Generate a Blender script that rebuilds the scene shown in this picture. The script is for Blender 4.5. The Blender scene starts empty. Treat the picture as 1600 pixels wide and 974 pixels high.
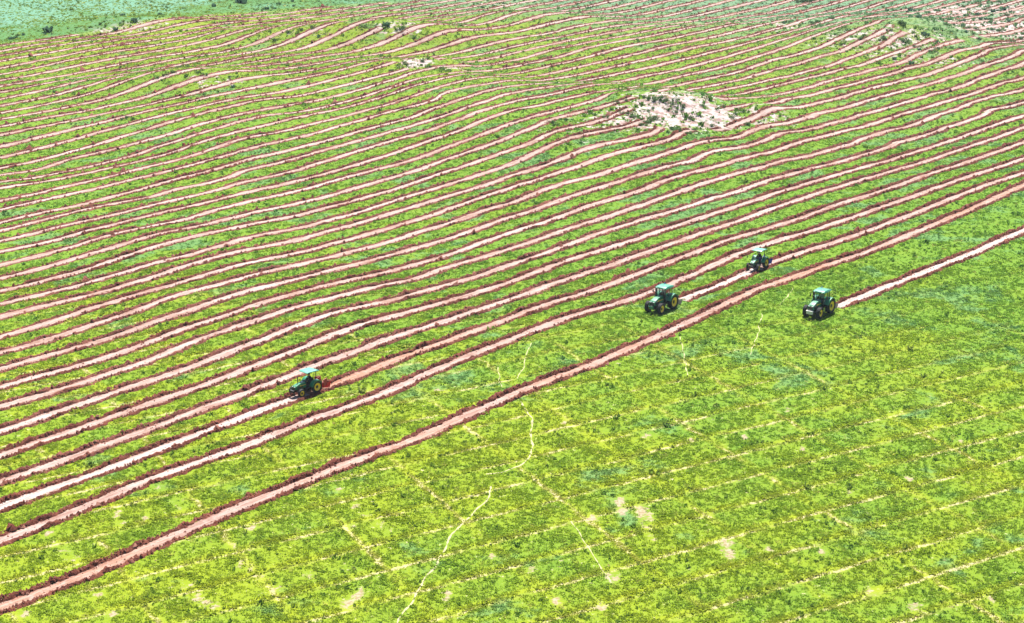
import bpy, bmesh, math, random
import numpy as np
from mathutils import Vector, Matrix

random.seed(7)
RNG = np.random.default_rng(11)
R = math.radians
scene = bpy.context.scene
COL = scene.collection

# ---------------------------------------------------------------- camera
CAM_H, PITCH, FPX, CX, CY = 78.0, R(17.5), 3000.0, 800.0, 487.0
cam_data = bpy.data.cameras.new('camera')
cam_data.sensor_width = 36.0
cam_data.lens = FPX / 1600.0 * 36.0
cam_data.clip_start = 1.0
cam_data.clip_end = 20000.0
cam = bpy.data.objects.new('camera', cam_data)
cam.location = (0, 0, CAM_H)
cam.rotation_euler = (math.pi / 2 - PITCH, 0, 0)
COL.objects.link(cam)
scene.camera = cam

# ---------------------------------------------------------------- sky, sun, exposure
SUN_EL = R(60.0)
SUN_AZ = R(8.0)                       # measured from +Y (straight ahead) towards +X
sun_dir = Vector((math.sin(SUN_AZ) * math.cos(SUN_EL), math.cos(SUN_AZ) * math.cos(SUN_EL), math.sin(SUN_EL)))
world = bpy.data.worlds.new('World')
scene.world = world
world.use_nodes = True
wn = world.node_tree
wn.nodes.clear()
w_out = wn.nodes.new('ShaderNodeOutputWorld')
w_bg = wn.nodes.new('ShaderNodeBackground')
w_sky = wn.nodes.new('ShaderNodeTexSky')
w_sky.sky_type = 'NISHITA'
w_sky.sun_disc = False
w_sky.sun_elevation = SUN_EL
w_sky.sun_rotation = SUN_AZ
w_bg.inputs['Strength'].default_value = 0.05
wn.links.new(w_sky.outputs[0], w_bg.inputs['Color'])
wn.links.new(w_bg.outputs[0], w_out.inputs['Surface'])
sun_data = bpy.data.lights.new('sun', 'SUN')
sun_data.energy = 5.0
sun_data.angle = R(0.5)
sun_data.color = (1.0, 0.96, 0.90)
sun = bpy.data.objects.new('sun', sun_data)
sun.rotation_euler = (-sun_dir).to_track_quat('-Z', 'Y').to_euler()
sun.location = (0, 200, 300)
COL.objects.link(sun)
vs = scene.view_settings
vs.view_transform = 'Standard'
vs.look = 'None'
vs.gamma = 1.0
vs.use_curve_mapping = False
vs.exposure = 1.56

# ---------------------------------------------------------------- measured furrow lines
# Points read along each furrow (picture units of the survey view), turned into ground positions below.
TRACE = {
    0: [(0,949.5), (142,899.5), (230,855.4), (307,822.7), (384,788.2), (500,747.8), (528,726.5), (605,703.4), (657,685.4), (708,659.7), (759,636.6), (800,618.6), (845,598.7), (927,570.7), (1000,537.9), (1095,496.5), (1147,468.2), (1200,445.1), (1277,420.7), (1354,395.1), (1431,363.0), (1482,342.4), (1547,314.2), (1580,298.8), (1600,288.5)],
    1: [(0,843.9), (65,822.7), (154,784.3), (230,749.8), (307,724.8), (384,699.8), (400,689.2), (503,649.4), (580,626.3), (631,600.7), (703,568.6), (759,546.8), (800,531.3), (829,514.9), (890,496.5), (894,493.5), (980,473.4), (1013,458.0), (1057,441.3), (1108,418.2), (1159,393.8), (1200,382.2), (1277,359.1), (1354,333.4), (1431,306.5), (1508,278.2), (1559,264.1), (1600,255.1)],
    2: [(0,792.0), (96,761.3), (173,732.5), (230,709.4), (307,680.6), (384,649.9), (445,628.8), (510,605.8), (554,590.4), (605,567.3), (657,548.0), (708,530.1), (759,513.4), (800,495.2), (864,473.4), (928,454.1), (986,433.6), (1037,413.0), (1089,395.1), (1134,375.8), (1200,357.8), (1251,342.4), (1316,318.0), (1380,298.8), (1444,275.7), (1508,257.7), (1600,229.2)],
    3: [(0,753.6), (96,722.9), (192,686.4), (288,649.9), (384,617.3), (400,608.4), (464,582.7), (503,568.6), (541,554.5), (593,535.2), (631,522.4), (695,503.1), (734,490.3), (800,468.2), (839,452.8), (890,434.9), (941,420.7), (993,401.5), (1044,383.5), (1095,365.5), (1147,348.8), (1200,329.6), (1251,311.6), (1316,291.1), (1380,273.1), (1457,252.6), (1508,238.2), (1559,221.5), (1600,208.7)],
    4: [(0,713.6), (39,698.2), (103,677.7), (167,657.2), (231,631.5), (295,610.9), (347,593.0), (400,571.1), (426,563.4), (464,546.8), (503,533.9), (544,513.4), (564,505.7), (605,499.3), (644,486.2), (695,473.4), (747,458.0), (800,441.3), (826,432.3), (864,414.3), (903,401.5), (954,388.6), (1005,370.7), (1057,354.0), (1103,338.6), (1159,320.6), (1200,306.5), (1277,283.4), (1341,264.1), (1393,251.3), (1457,233.1), (1521,211.3), (1600,185.6)],
    5: [(0,673.8), (39,663.6), (90,644.3), (167,618.6), (231,598.1), (282,580.1), (347,554.5), (400,535.2), (451,515.9), (485,501.8), (516,490.3), (554,483.6), (618,468.2), (682,450.3), (747,432.3), (800,414.3), (839,401.5), (890,382.2), (941,363.0), (993,347.6), (1044,333.4), (1095,316.8), (1147,301.3), (1200,283.4), (1251,269.3), (1316,252.6), (1380,238.2), (1457,213.8), (1521,188.2), (1600,163.8)],
    6: [(0,635.3), (51,623.8), (116,603.2), (180,581.4), (231,564.7), (295,537.8), (347,518.5), (400,501.6), (451,483.6), (490,473.4), (541,460.5), (580,450.3), (644,438.7), (695,419.4), (747,405.3), (800,388.6), (839,375.8), (890,357.8), (941,342.4), (993,324.5), (1044,306.5), (1095,288.5), (1147,273.1), (1200,258.8), (1277,240.8), (1316,230.5), (1367,211.3), (1431,194.6), (1482,175.3), (1534,156.1), (1600,140.7)],
    7: [(0,605.8), (51,591.7), (116,575.0), (180,554.5), (231,536.5), (295,510.8), (347,496.7), (400,477.2), (439,465.7), (477,455.4), (528,442.6), (580,431.0), (631,419.4), (695,401.5), (759,378.4), (800,363.0), (839,351.4), (890,334.7), (916,323.2), (954,312.9), (993,301.3), (1044,280.8), (1082,270.5), (1147,252.6), (1200,239.5), (1251,222.8), (1303,210.0), (1354,197.2), (1405,180.5), (1457,166.3), (1508,150.9), (1559,133.0), (1600,122.7)],
    8: [(0,577.6), (64,559.6), (128,541.6), (180,526.2), (244,503.1), (308,482.6), (359,463.1), (400,452.8), (439,442.6), (477,433.6), (528,420.7), (580,407.9), (631,393.8), (695,375.8), (747,357.8), (800,338.6), (826,333.4), (864,318.0), (903,303.9), (941,292.4), (993,275.7), (1031,264.1), (1082,252.6), (1108,238.2), (1159,230.5), (1200,219.0), (1215,210.0), (1264,203.6), (1316,189.4), (1380,171.5), (1431,156.1), (1495,138.1), (1559,113.7), (1600,99.6)],
    9: [(0,551.9), (51,539.1), (116,518.5), (167,500.5), (223,482.6), (270,463.1), (334,447.7), (400,429.7), (451,418.2), (503,405.3), (554,392.5), (605,379.7), (657,363.0), (708,347.6), (759,328.3), (800,318.0), (839,301.3), (877,288.5), (941,271.8), (1005,251.1), (1057,235.7), (1095,222.8), (1147,216.4), (1185,201.0), (1246,189.4), (1303,172.8), (1354,158.6), (1405,144.5), (1457,130.4), (1521,109.9), (1572,93.2)],
    10: [(0,526.2), (51,513.4), (103,496.7), (144,481.3), (193,468.2), (244,452.8), (295,438.7), (347,422.0), (400,409.2), (477,393.8), (528,379.7), (580,365.5), (631,350.1), (695,329.6), (747,311.6), (800,293.6), (826,285.9), (864,273.1), (928,252.6), (941,245.9), (980,235.7), (1018,226.7), (1046,219.0), (1072,204.9), (1129,203.6), (1159,192.0), (1200,177.9), (1251,167.6), (1303,156.1), (1354,140.7), (1405,127.8), (1457,115.0), (1495,100.9), (1521,91.9)],
    11: [(0,495.2), (51,483.6), (103,470.8), (167,455.4), (193,447.7), (244,432.3), (295,414.3), (347,400.2), (400,388.6), (464,375.8), (528,357.8), (593,339.9), (644,324.5), (695,309.1), (747,293.6), (800,274.4), (826,268.0), (872,252.6), (890,243.4), (923,230.5), (944,225.4), (980,219.0), (1018,210.0), (1041,194.6), (1200,162.5), (1251,152.2), (1303,139.4), (1354,126.5), (1405,112.4), (1457,97.0), (1482,86.8), (1534,77.8), (1600,68.8)],
    12: [(0,475.9), (51,464.4), (103,452.8), (154,437.4), (193,427.2), (244,409.2), (295,401.5), (334,387.4), (400,369.4), (451,360.4), (503,347.6), (567,330.9), (618,314.2), (682,294.9), (747,274.4), (800,256.4), (839,238.2), (877,220.3), (916,210.0), (954,203.6), (1000,192.0), (1200,150.9), (1251,140.7), (1303,125.3), (1354,112.4), (1405,99.6), (1444,81.6)],
    13: [(0,455.4), (51,445.1), (116,427.2), (167,411.7), (218,393.8), (257,380.9), (308,369.4), (400,348.8), (451,341.1), (503,327.0), (554,314.2), (618,296.2), (682,274.4), (747,252.6), (800,234.4), (826,225.4), (864,207.4), (903,197.2), (941,188.2), (969,176.6), (1200,138.1), (1251,125.3), (1303,112.4), (1354,99.6), (1393,85.5), (1444,68.8)],
    14: [(0,434.9), (39,427.2), (90,413.0), (141,397.6), (205,378.4), (257,364.2), (321,351.4), (400,332.2), (451,321.9), (516,306.5), (567,291.1), (631,273.1), (690,252.6), (747,233.1), (800,213.8), (826,202.3), (864,185.6), (903,176.6), (941,166.3), (980,156.1), (1011,147.1), (1200,126.5), (1251,115.0), (1303,100.9), (1341,86.8), (1367,76.5)],
    15: [(0,414.3), (64,400.2), (128,382.2), (180,365.5), (231,355.3), (295,342.4), (334,329.6), (400,312.9), (451,302.6), (516,284.7), (580,268.0), (639,252.6), (734,217.7), (800,193.3), (839,181.7), (887,168.9), (1200,112.4), (1264,94.5), (1328,76.5), (1380,58.5)],
    16: [(0,393.8), (77,378.4), (141,360.4), (205,345.0), (257,332.2), (334,314.2), (400,297.5), (451,287.2), (516,270.5), (575,252.6), (605,243.4), (657,225.4), (708,208.7), (759,186.9), (800,172.8), (851,163.8), (903,150.9), (959,140.7), (1200,97.0), (1251,84.2), (1303,68.8), (1328,58.5), (1367,45.7)],
    17: [(0,377.1), (39,369.4), (90,355.3), (141,345.0), (205,329.6), (270,314.2), (334,298.8), (400,280.8), (451,270.5), (510,252.6), (554,238.2), (605,222.8), (657,208.7), (708,190.7), (759,171.5), (813,156.1), (851,150.9), (910,136.8)],
    18: [(0,361.7), (26,355.3), (64,345.0), (110,333.4), (180,318.0), (231,310.3), (282,294.9), (334,284.7), (400,262.8), (451,251.1), (451,252.6), (528,229.2), (593,211.3), (644,197.2), (695,181.7), (747,162.5), (800,145.8)],
    19: [(0,348.8), (64,333.4), (128,320.6), (193,303.9), (257,285.9), (321,269.3), (400,247.2), (451,235.7), (516,219.0), (580,201.0), (644,184.3), (682,168.9), (718,156.1), (759,143.2)],
    20: [(0,328.3), (64,314.2), (128,300.1), (193,284.7), (257,269.3), (321,252.6), (400,230.5), (477,212.6), (541,194.6), (605,176.6), (657,163.8), (711,140.7)],
    21: [(0,314.2), (51,305.2), (90,294.9), (154,280.8), (231,261.6), (400,212.6), (439,207.4), (503,190.7), (567,174.0), (631,156.1), (695,134.2), (736,124.0)],
    22: [(0,293.6), (26,291.1), (77,283.4), (128,273.1), (218,252.6), (400,199.7), (464,184.3), (528,171.5), (593,153.5), (644,133.0), (690,122.7)],
    23: [(0,284.7), (51,279.5), (116,266.7), (180,251.3), (400,184.3), (490,171.5), (554,156.1), (593,143.2), (644,124.0)],
    24: [(0,274.4), (64,265.4), (103,251.1), (180,233.1), (257,212.6), (334,189.4), (400,174.0), (451,165.1), (503,156.1), (554,143.2), (605,127.8), (649,112.4)],
    25: [(0,263.9), (51,253.6), (128,233.1), (205,210.0), (282,186.9), (334,172.8), (400,156.1), (490,145.8), (541,133.0), (580,122.7), (618,113.7)],
    'B': [(1067,467.7), (1108,454.1), (1159,431.0), (1200,411.7), (1251,396.3), (1316,375.8), (1367,357.8), (1418,338.6), (1470,318.0), (1521,297.5), (1559,283.4), (1600,271.8)],
    'D': [(1310,478.0), (1359,460.5), (1418,436.1), (1470,415.6), (1521,396.3), (1559,378.4), (1600,360.4)],
}
ANG = R(49.7)                                   # direction of the furrows on the ground
U2 = np.array([math.cos(ANG), math.sin(ANG)])   # along
N2 = np.array([-math.sin(ANG), math.cos(ANG)])  # across, away from the viewer


def ray(px, py):
    a = (np.asarray(px, float) - CX) / FPX
    b = (CY - np.asarray(py, float)) / FPX
    return np.stack([a, math.cos(PITCH) + b * math.sin(PITCH), -math.sin(PITCH) + b * math.cos(PITCH)], -1)


def flat_pt(px, py, z=0.0):
    d = ray(px, py)
    l = (z - CAM_H) / d[..., 2]
    return d[..., :2] * l[..., None]


def to_view(X, Y, Z):
    """survey-view picture units of ground points (only used to limit what is built)"""
    dz = Z - CAM_H
    depth = Y * math.cos(PITCH) - dz * math.sin(PITCH)
    up = Y * math.sin(PITCH) + dz * math.cos(PITCH)
    depth = np.maximum(depth, 1.0)
    return CX + FPX * X / depth, CY - FPX * up / depth


# distance of every furrow from the origin across the field
T_LINE = {}
for k in range(13):
    g = flat_pt(*np.array(TRACE[k]).T)
    T_LINE[k] = float(np.median(g @ N2))
SPACING = 5.75
N_FURROWS = 49
for k in range(13, N_FURROWS):
    T_LINE[k] = T_LINE[12] + SPACING * (k - 12)
for k in 'BD':
    T_LINE[k] = float(np.median(flat_pt(*np.array(TRACE[k]).T) @ N2))

# heights: straight furrows seen to swell upward mean rising ground
hp = []
for k in range(26):
    for (px, py) in TRACE[k]:
        d = ray(px, py)
        l = T_LINE[k] / (d[:2] @ N2)
        z = d[2] * l + CAM_H
        z *= 0.25 if k < 4 else (0.6 if k < 8 else 1.0)
        hp.append((d[0] * l, d[1] * l, max(-1.8, min(3.6, z))))
hp = np.array(hp)

# swells beyond the measured lines: picture position, height, radius across / deep (metres), turn
SWELLS = [
    (300, 118, 2.4, 13, 8, 20), (235, 128, 1.0, 16, 9, 10),
    (640, 100, 1.4, 10, 7, 0),
    (560, 46, 3.0, 17, 8, 10), (660, 52, 2.2, 12, 8, 0), (480, 62, 1.2, 14, 8, 0),
    (225, 30, 2.6, 16, 9, 15), (170, 66, 1.2, 14, 8, 10), (90, 90, .8, 20, 10, 10),
    (1055, 165, 1.1, 12, 8, 0), (1150, 172, 0.9, 10, 8, 0),
    (1462, 40, 2.6, 18, 11, 25), (1345, 62, 1.1, 14, 8, 20), (1560, 84, 1.0, 18, 10, 20), (1300, 26, 1.4, 14, 8, 10),
    (1040, 24, -1.2, 26, 14, 0), (860, 22, 2.0, 15, 8, 15), (780, 30, 1.5, 14, 9, 10), (930, 72, .9, 16, 9, 10), (1120, 40, 1.0, 14, 8, 10),
    (1250, 8, -1.2, 22, 12, 0), (420, 92, .9, 16, 8, 10), (380, 52, 1.1, 14, 8, 10), (700, 78, -.3, 22, 9, 0),
]
# bare sandy caps: picture position, radii (metres), strength
SANDS = [
    (1055, 172, 10.5, 15.0, 1.05), (1110, 178, 8, 12, .9), (980, 186, 12, 12, .75), (1190, 182, 9, 9, .6), (880, 205, 9, 9, .42), (905, 226, 6, 6, .4),
    (648, 98, 4.5, 5.0, 1.1), (700, 106, 7, 4, .6), (770, 122, 9, 3, .4),
    (570, 40, 12, 8, .55), (625, 42, 8, 7, .6), (480, 50, 16, 6, .4), (200, 38, 16, 10, .55), (160, 44, 12, 6, .6), (330, 128, 9, 6, .5),
    (1560, 42, 26, 20, .85), (1500, 20, 16, 14, .8), (1420, 62, 18, 14, .6), (1340, 60, 18, 14, .55), (1250, 45, 14, 10, .4), (1480, 96, 18, 9, .5),
    (1590, 16, 30, 20, .75), (780, 6, 10, 12, .5), (1400, 84, 14, 8, .55), (1230, 40, 8, 8, .55),
]

# hummocks that roughen the bare caps
_rr = np.random.default_rng(77)
for (px, py, rx, ry, st) in list(SANDS):
    if st >= .6:
        for _ in range(7):
            SWELLS.append((px + _rr.normal(0, rx * 2.6), py + _rr.normal(0, ry * .75), _rr.uniform(-.35, .6), _rr.uniform(1.6, 3.2), _rr.uniform(1.8, 3.2), _rr.uniform(0, 180)))


def axis(lo, hi, step, outer):
    core = np.arange(lo, hi + .1, step)
    return np.concatenate([[lo - o for o in reversed(outer)], core, [hi + o for o in outer]])


OUT_ = [20, 60, 140, 300, 700, 1500, 3500, 8000]
GX = np.unique(np.concatenate([axis(-230, 250, 2.0, OUT_), np.arange(-64, 76, 1.0)]))
GY = np.unique(np.concatenate([axis(110, 700, 2.0, OUT_), np.arange(126, 262, 1.0)]))


def smooth_noise(X, Y, scale, seed):
    rr = np.random.default_rng(seed)
    v = np.zeros_like(X)
    for i in range(10):
        a = rr.uniform(0, 2 * math.pi)
        f = rr.uniform(.5, 1.6) / scale
        v += np.sin((X * math.cos(a) + Y * math.sin(a)) * f * 2 * math.pi + rr.uniform(0, 6.28))
    return v / 4.0


def build_height():
    X, Y = np.meshgrid(GX, GY)
    num = np.zeros_like(X)
    den = np.full_like(X, 0.30)
    for (x, y, z) in hp:
        sg = 5.0 + max(0, y - 250) * 0.012
        ix = np.searchsorted(GX, [x - 4 * sg, x + 4 * sg])
        iy = np.searchsorted(GY, [y - 4 * sg, y + 4 * sg])
        sl = (slice(iy[0], iy[1]), slice(ix[0], ix[1]))
        w = np.exp(-((X[sl] - x) ** 2 + (Y[sl] - y) ** 2) / (2 * sg * sg))
        num[sl] += w * z
        den[sl] += w
    Z = num / den
    for (px, py, a, ru, rv, turn) in SWELLS:
        c = flat_pt(px, py, max(a, 0) * .8)
        ca, sa = math.cos(R(turn)), math.sin(R(turn))
        du = (X - c[0]) * ca + (Y - c[1]) * sa
        dv = -(X - c[0]) * sa + (Y - c[1]) * ca
        Z += a * np.exp(-(du / ru) ** 2 / 2 - (dv / rv) ** 2 / 2)
    far = np.clip((Y - 330) / 120, 0, 1)
    Z += far * 0.28 * smooth_noise(X, Y, 55, 3) + far * 0.12 * smooth_noise(X, Y, 24, 5)
    Z += 0.05 * smooth_noise(X, Y, 14, 9)
    edge = np.clip((Y - 560) / 140, 0, 1) + np.clip((np.abs(X) - 200) / 60, 0, 1)
    Z *= np.clip(1 - edge, 0, 1)
    Z += np.clip((Y - 900) / 4000, 0, 3) * 4 * smooth_noise(X, Y, 2600, 4)
    return Z


GZ = build_height()


def height(x, y):
    x = np.asarray(x, float)
    y = np.asarray(y, float)
    i = np.clip(np.searchsorted(GX, x) - 1, 0, len(GX) - 2)
    j = np.clip(np.searchsorted(GY, y) - 1, 0, len(GY) - 2)
    fx = np.clip((x - GX[i]) / (GX[i + 1] - GX[i]), 0, 1)
    fy = np.clip((y - GY[j]) / (GY[j + 1] - GY[j]), 0, 1)
    return (GZ[j, i] * (1 - fx) * (1 - fy) + GZ[j, i + 1] * fx * (1 - fy) + GZ[j + 1, i] * (1 - fx) * fy + GZ[j + 1, i + 1] * fx * fy)


def ground_pt(px, py):
    """where the sight line through a survey point first meets the ground"""
    px = np.atleast_1d(np.asarray(px, float))
    py = np.atleast_1d(np.asarray(py, float))
    d = ray(px, py)
    z = np.zeros(len(px))
    for _ in range(14):
        l = (z - CAM_H) / d[:, 2]
        z = .5 * z + .5 * height(d[:, 0] * l, d[:, 1] * l)
    l = (z - CAM_H) / d[:, 2]
    return np.stack([d[:, 0] * l, d[:, 1] * l, z], -1)


SAND_G = []
for (px, py, rx, ry, st) in SANDS:
    g = ground_pt(px, py)[0]
    SAND_G.append((g[0], g[1], rx, ry, st))


def sand_mask(X, Y):
    s = np.zeros_like(np.asarray(X, float))
    for (gx, gy, rx, ry, st) in SAND_G:
        s = np.maximum(s, st * np.exp(-((X - gx) / rx) ** 2 - ((Y - gy) / ry) ** 2))
    return np.clip(s, 0, 1)


# small bare spots in the sward: picture position, radius
BARES = [(515, 665, .6), (553, 792, .8), (575, 804, .8), (592, 821, .9), (605, 831, .7), (631, 850, .6), (544, 824, .8), (532, 765, .6), (685, 609, .8), (700, 612, .6), (855, 743, .7), (553, 741, .5),
         (278, 784, .8), (286, 796, .8), (253, 763, .9), (77, 834, .8), (88, 848, .7), (100, 861, .9), (111, 873, .8), (184, 803, .8), (188, 819, .7), (230, 809, .8), (361, 853, .7), (378, 880, .8), (392, 891, .7), (407, 903, .9), (434, 922, .8),
         (292, 915, .8), (307, 934, .8), (322, 942, .7), (338, 949, .8), (392, 826, .7), (38, 961, .9), (154, 930, .8), (173, 961, .7), (966, 784, 1.1), (974, 799, 1.1), (1005, 797, 1.1), (1009, 805, 1.2), (1018, 840, .8), (1012, 822, .9),
         (1136, 849, 1.1), (1138, 865, 1.2), (957, 902, 1.1), (926, 810, 1.0), (1079, 687, .8), (1197, 858, .8), (939, 948, .8), (1429, 950, 1.0), (1547, 937, .8), (1287, 862, .8), (1364, 926, .9), (1162, 683, .7), (1011, 681, .8), (1418, 748, .8),
         (1110, 655, .6), (1250, 700, .7), (1330, 770, .7), (1500, 690, .6), (1230, 640, .6), (1540, 577, .6), (1010, 640, .6), (880, 660, .6), (770, 870, .7), (830, 890, .8), (870, 940, .8), (700, 930, .9), (560, 930, 1.0), (540, 945, 1.1), (480, 900, .8)]
BARE_G = [(*ground_pt(px, py)[0][:2], r) for (px, py, r) in BARES]


def bare_mask(X, Y):
    s = np.zeros_like(np.asarray(X, float))
    for (gx, gy, r) in BARE_G:
        s = np.maximum(s, np.exp(-(((X - gx) / (r * .8)) ** 2 + ((Y - gy) / (r * 1.5)) ** 2)))
    return s


def hollow(X, Y):
    """far ground that falls away behind a swell, where the sward stands lusher over the old furrows"""
    g = (height(X, Y + 1.5) - height(X, Y - 1.5)) / 3.0
    return np.clip((-g - .035) * 14, 0, 1) * np.clip((np.asarray(Y) - 330) / 40, 0, 1)


# field edge at the far left: beyond it an unploughed green meadow, tinted bluer for haze
EDGE = ground_pt([-420, -200, 0, 60, 150, 240, 330, 430, 560, 700, 860], [110, 88, 68, 61, 48, 31, 23, 17, 6, -6, -22])
EDGE = EDGE[np.argsort(EDGE[:, 0])]


def beyond_edge(X, Y):
    return Y - np.interp(X, EDGE[:, 0], EDGE[:, 1])


# furrow course across the field: offset from its straight line as a function of the distance along
S_GRID = np.arange(-120, 700, 2.0)
KEYS = list(range(N_FURROWS)) + ['B', 'D']
T_CURVE = {}
S_RANGE = {}
for k in KEYS:
    off = np.zeros_like(S_GRID)
    rr = np.random.default_rng(100 + (k if isinstance(k, int) else ord(k)))
    if k in TRACE:
        P = ground_pt(*np.array(TRACE[k]).T)[:, :2]
        s, t = P @ U2, P @ N2
        o = np.argsort(s)
        s, t = s[o], np.clip(t[o] - T_LINE[k], -1.6, 1.6)
        near_row = (not isinstance(k, int)) or k < 5
        w = np.exp(-((S_GRID[:, None] - s[None]) / (8.0 if near_row else 4.5)) ** 2)
        off = (w * t[None]).sum(1) / (w.sum(1) + 0.05)
        S_RANGE[k] = (s[0], s[-1])
    for lam, amp in ((37, .10), (17, .07), (9, .05)):
        off = off + (.45 if k in (0, 1, 2, 3, 4, 'B', 'D') else .8) * amp * np.sin(S_GRID / lam * 6.28 + rr.uniform(0, 6.28)) * rr.uniform(.5, 1.2)
    T_CURVE[k] = T_LINE[k] + off
S_START = {'B': float((ground_pt(1064, 469.5)[0][:2]) @ U2), 'D': float((ground_pt(1307, 480.5)[0][:2]) @ U2)}


# ---------------------------------------------------------------- materials
class NT:
    def __init__(self, name):
        self.m = bpy.data.materials.new(name)
        self.m.use_nodes = True
        self.t = self.m.node_tree
        self.t.nodes.clear()
        self.out = self.n('ShaderNodeOutputMaterial')

    def n(self, typ, **kw):
        nd = self.t.nodes.new(typ)
        for a, v in kw.items():
            setattr(nd, a, v)
        return nd

    def link(self, a, b):
        self.t.links.new(a, b)

    def put(self, sock, v):
        if hasattr(v, 'is_output') or isinstance(v, bpy.types.NodeSocket):
            self.link(v, sock)
        else:
            sock.default_value = v

    def math(self, op, a, b=0.0, c=0.0, clamp=False):
        nd = self.n('ShaderNodeMath', operation=op, use_clamp=clamp)
        for i, v in enumerate((a, b, c)):
            self.put(nd.inputs[i], v)
        return nd.outputs[0]

    def noise(self, vec, scale, detail=3.0, rough=.55, dist=0.0):
        nd = self.n('ShaderNodeTexNoise')
        self.put(nd.inputs['Vector'], vec)
        nd.inputs['Scale'].default_value = scale
        nd.inputs['Detail'].default_value = detail
        nd.inputs['Roughness'].default_value = rough
        nd.inputs['Distortion'].default_value = dist
        return nd.outputs['Fac']

    def ramp(self, v, lo, hi, a=0.0, b=1.0):
        nd = self.n('ShaderNodeMapRange', clamp=True)
        nd.interpolation_type = 'SMOOTHSTEP'
        self.put(nd.inputs[0], v)
        nd.inputs[1].default_value = lo
        nd.inputs[2].default_value = hi
        nd.inputs[3].default_value = a
        nd.inputs[4].default_value = b
        return nd.outputs[0]

    def mix(self, f, a, b, blend='MIX'):
        nd = self.n('ShaderNodeMix', data_type='RGBA', blend_type=blend)
        self.put(nd.inputs[0], f)
        for s, v in ((nd.inputs[6], a), (nd.inputs[7], b)):
            if isinstance(v, bpy.types.NodeSocket):
                self.link(v, s)
            else:
                s.default_value = (*v, 1.0) if len(v) == 3 else v
        return nd.outputs[2]

    def pos(self):
        return self.n('ShaderNodeNewGeometry').outputs['Position']

    def xyz(self, v):
        nd = self.n('ShaderNodeSeparateXYZ')
        self.link(v, nd.inputs[0])
        return nd.outputs

    def comb(self, x, y, z=0.0):
        nd = self.n('ShaderNodeCombineXYZ')
        for i, v in enumerate((x, y, z)):
            self.put(nd.inputs[i], v)
        return nd.outputs[0]

    def attr(self, name):
        nd = self.n('ShaderNodeAttribute')
        nd.attribute_name = name
        return nd.outputs['Fac']

    def bump(self, h, strength=.5, dist=.1):
        nd = self.n('ShaderNodeBump')
        nd.inputs['Strength'].default_value = strength
        nd.inputs['Distance'].default_value = dist
        self.link(h, nd.inputs['Height'])
        return nd.outputs[0]

    def principled(self, color, rough=.8, normal=None, metal=0.0, spec=.3, coat=0.0):
        p = self.n('ShaderNodeBsdfPrincipled')
        if isinstance(color, bpy.types.NodeSocket):
            self.link(color, p.inputs['Base Color'])
        else:
            p.inputs['Base Color'].default_value = (*color, 1.0)
        self.put(p.inputs['Roughness'], rough)
        p.inputs['Metallic'].default_value = metal
        p.inputs['Specular IOR Level'].default_value = spec
        p.inputs['Coat Weight'].default_value = coat
        if normal is not None:
            self.link(normal, p.inputs['Normal'])
        return p.outputs[0]

    def done(self, surf):
        self.link(surf, self.out.inputs['Surface'])
        return self.m


YG = (.160, .216, .009)
GR = (.084, .176, .016)
TE = (.068, .172, .075)
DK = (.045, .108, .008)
STRAW = (.42, .38, .17)
SOIL = (.42, .25, .18)
SAND = (.34, .30, .285)


def veg_colour(m, P):
    """plant colour by place: yellow-green sward, greener and blue-green patches, dry straw lines and specks; far haze tinted in"""
    x, y, z = m.xyz(P)
    flat = m.comb(x, y, 0.0)
    big = m.noise(flat, .028, 3, .55)
    med = m.noise(flat, .13, 3, .6, .4)
    sml = m.noise(flat, .75, 3, .6)
    fine = m.noise(flat, 3.2, 2, .6)
    # greener strips in the middle and the far right, yellower near the viewer and far left
    depth = m.ramp(y, 190, 300)
    depth2 = m.ramp(y, 340, 470)
    side = m.ramp(m.math('ADD', x, m.math('MULTIPLY', y, .12)), -20, 110)
    lean = m.math('ADD', m.math('MULTIPLY', depth, .22), m.math('ADD', m.math('MULTIPLY', side, .10), m.math('MULTIPLY', depth2, -.13)))
    green = m.ramp(m.math('ADD', m.math('ADD', m.math('MULTIPLY', big, .45), m.math('MULTIPLY', med, .55)), lean), .34, .80)
    c = m.mix(green, YG, GR)
    teal_n = m.noise(m.comb(m.math('ADD', x, 300.0), y, 0.0), .085, 3, .6, .6)
    teal = m.ramp(m.math('ADD', m.math('ADD', teal_n, m.math('MULTIPLY', m.math('SUBTRACT', sml, .5), .25)), m.math('ADD', m.math('MULTIPLY', lean, .30), m.math('MULTIPLY', m.ramp(m.math('ADD', y, m.math('MULTIPLY', x, .45)), 450, 570), .20))), .60, .72)  # far ramp adds blue-green, part plants, part painted haze
    c = m.mix(m.math('MULTIPLY', teal, .65), c, TE)
    far_veg_haze = m.math('MULTIPLY', m.ramp(m.math('ADD', m.math('ADD', y, m.math('MULTIPLY', x, .40)), m.math('MULTIPLY', m.math('SUBTRACT', med, .5), 90.0)), 465, 560), .75)
    c = m.mix(m.math('MULTIPLY', m.math('MULTIPLY', depth2, m.ramp(sml, .40, .62)), .35), c, (.20, .175, .06))
    c = m.mix(far_veg_haze, c, (.095, .180, .130))  # far plants bluer, partly their own colour, partly haze painted in
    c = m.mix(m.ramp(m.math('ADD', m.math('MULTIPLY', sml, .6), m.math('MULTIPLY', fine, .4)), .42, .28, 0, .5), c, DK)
    c = m.mix(m.ramp(fine, .56, .74, 0, .3), c, (.23, .25, .015))
    return c, flat, sml, fine, med


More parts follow.
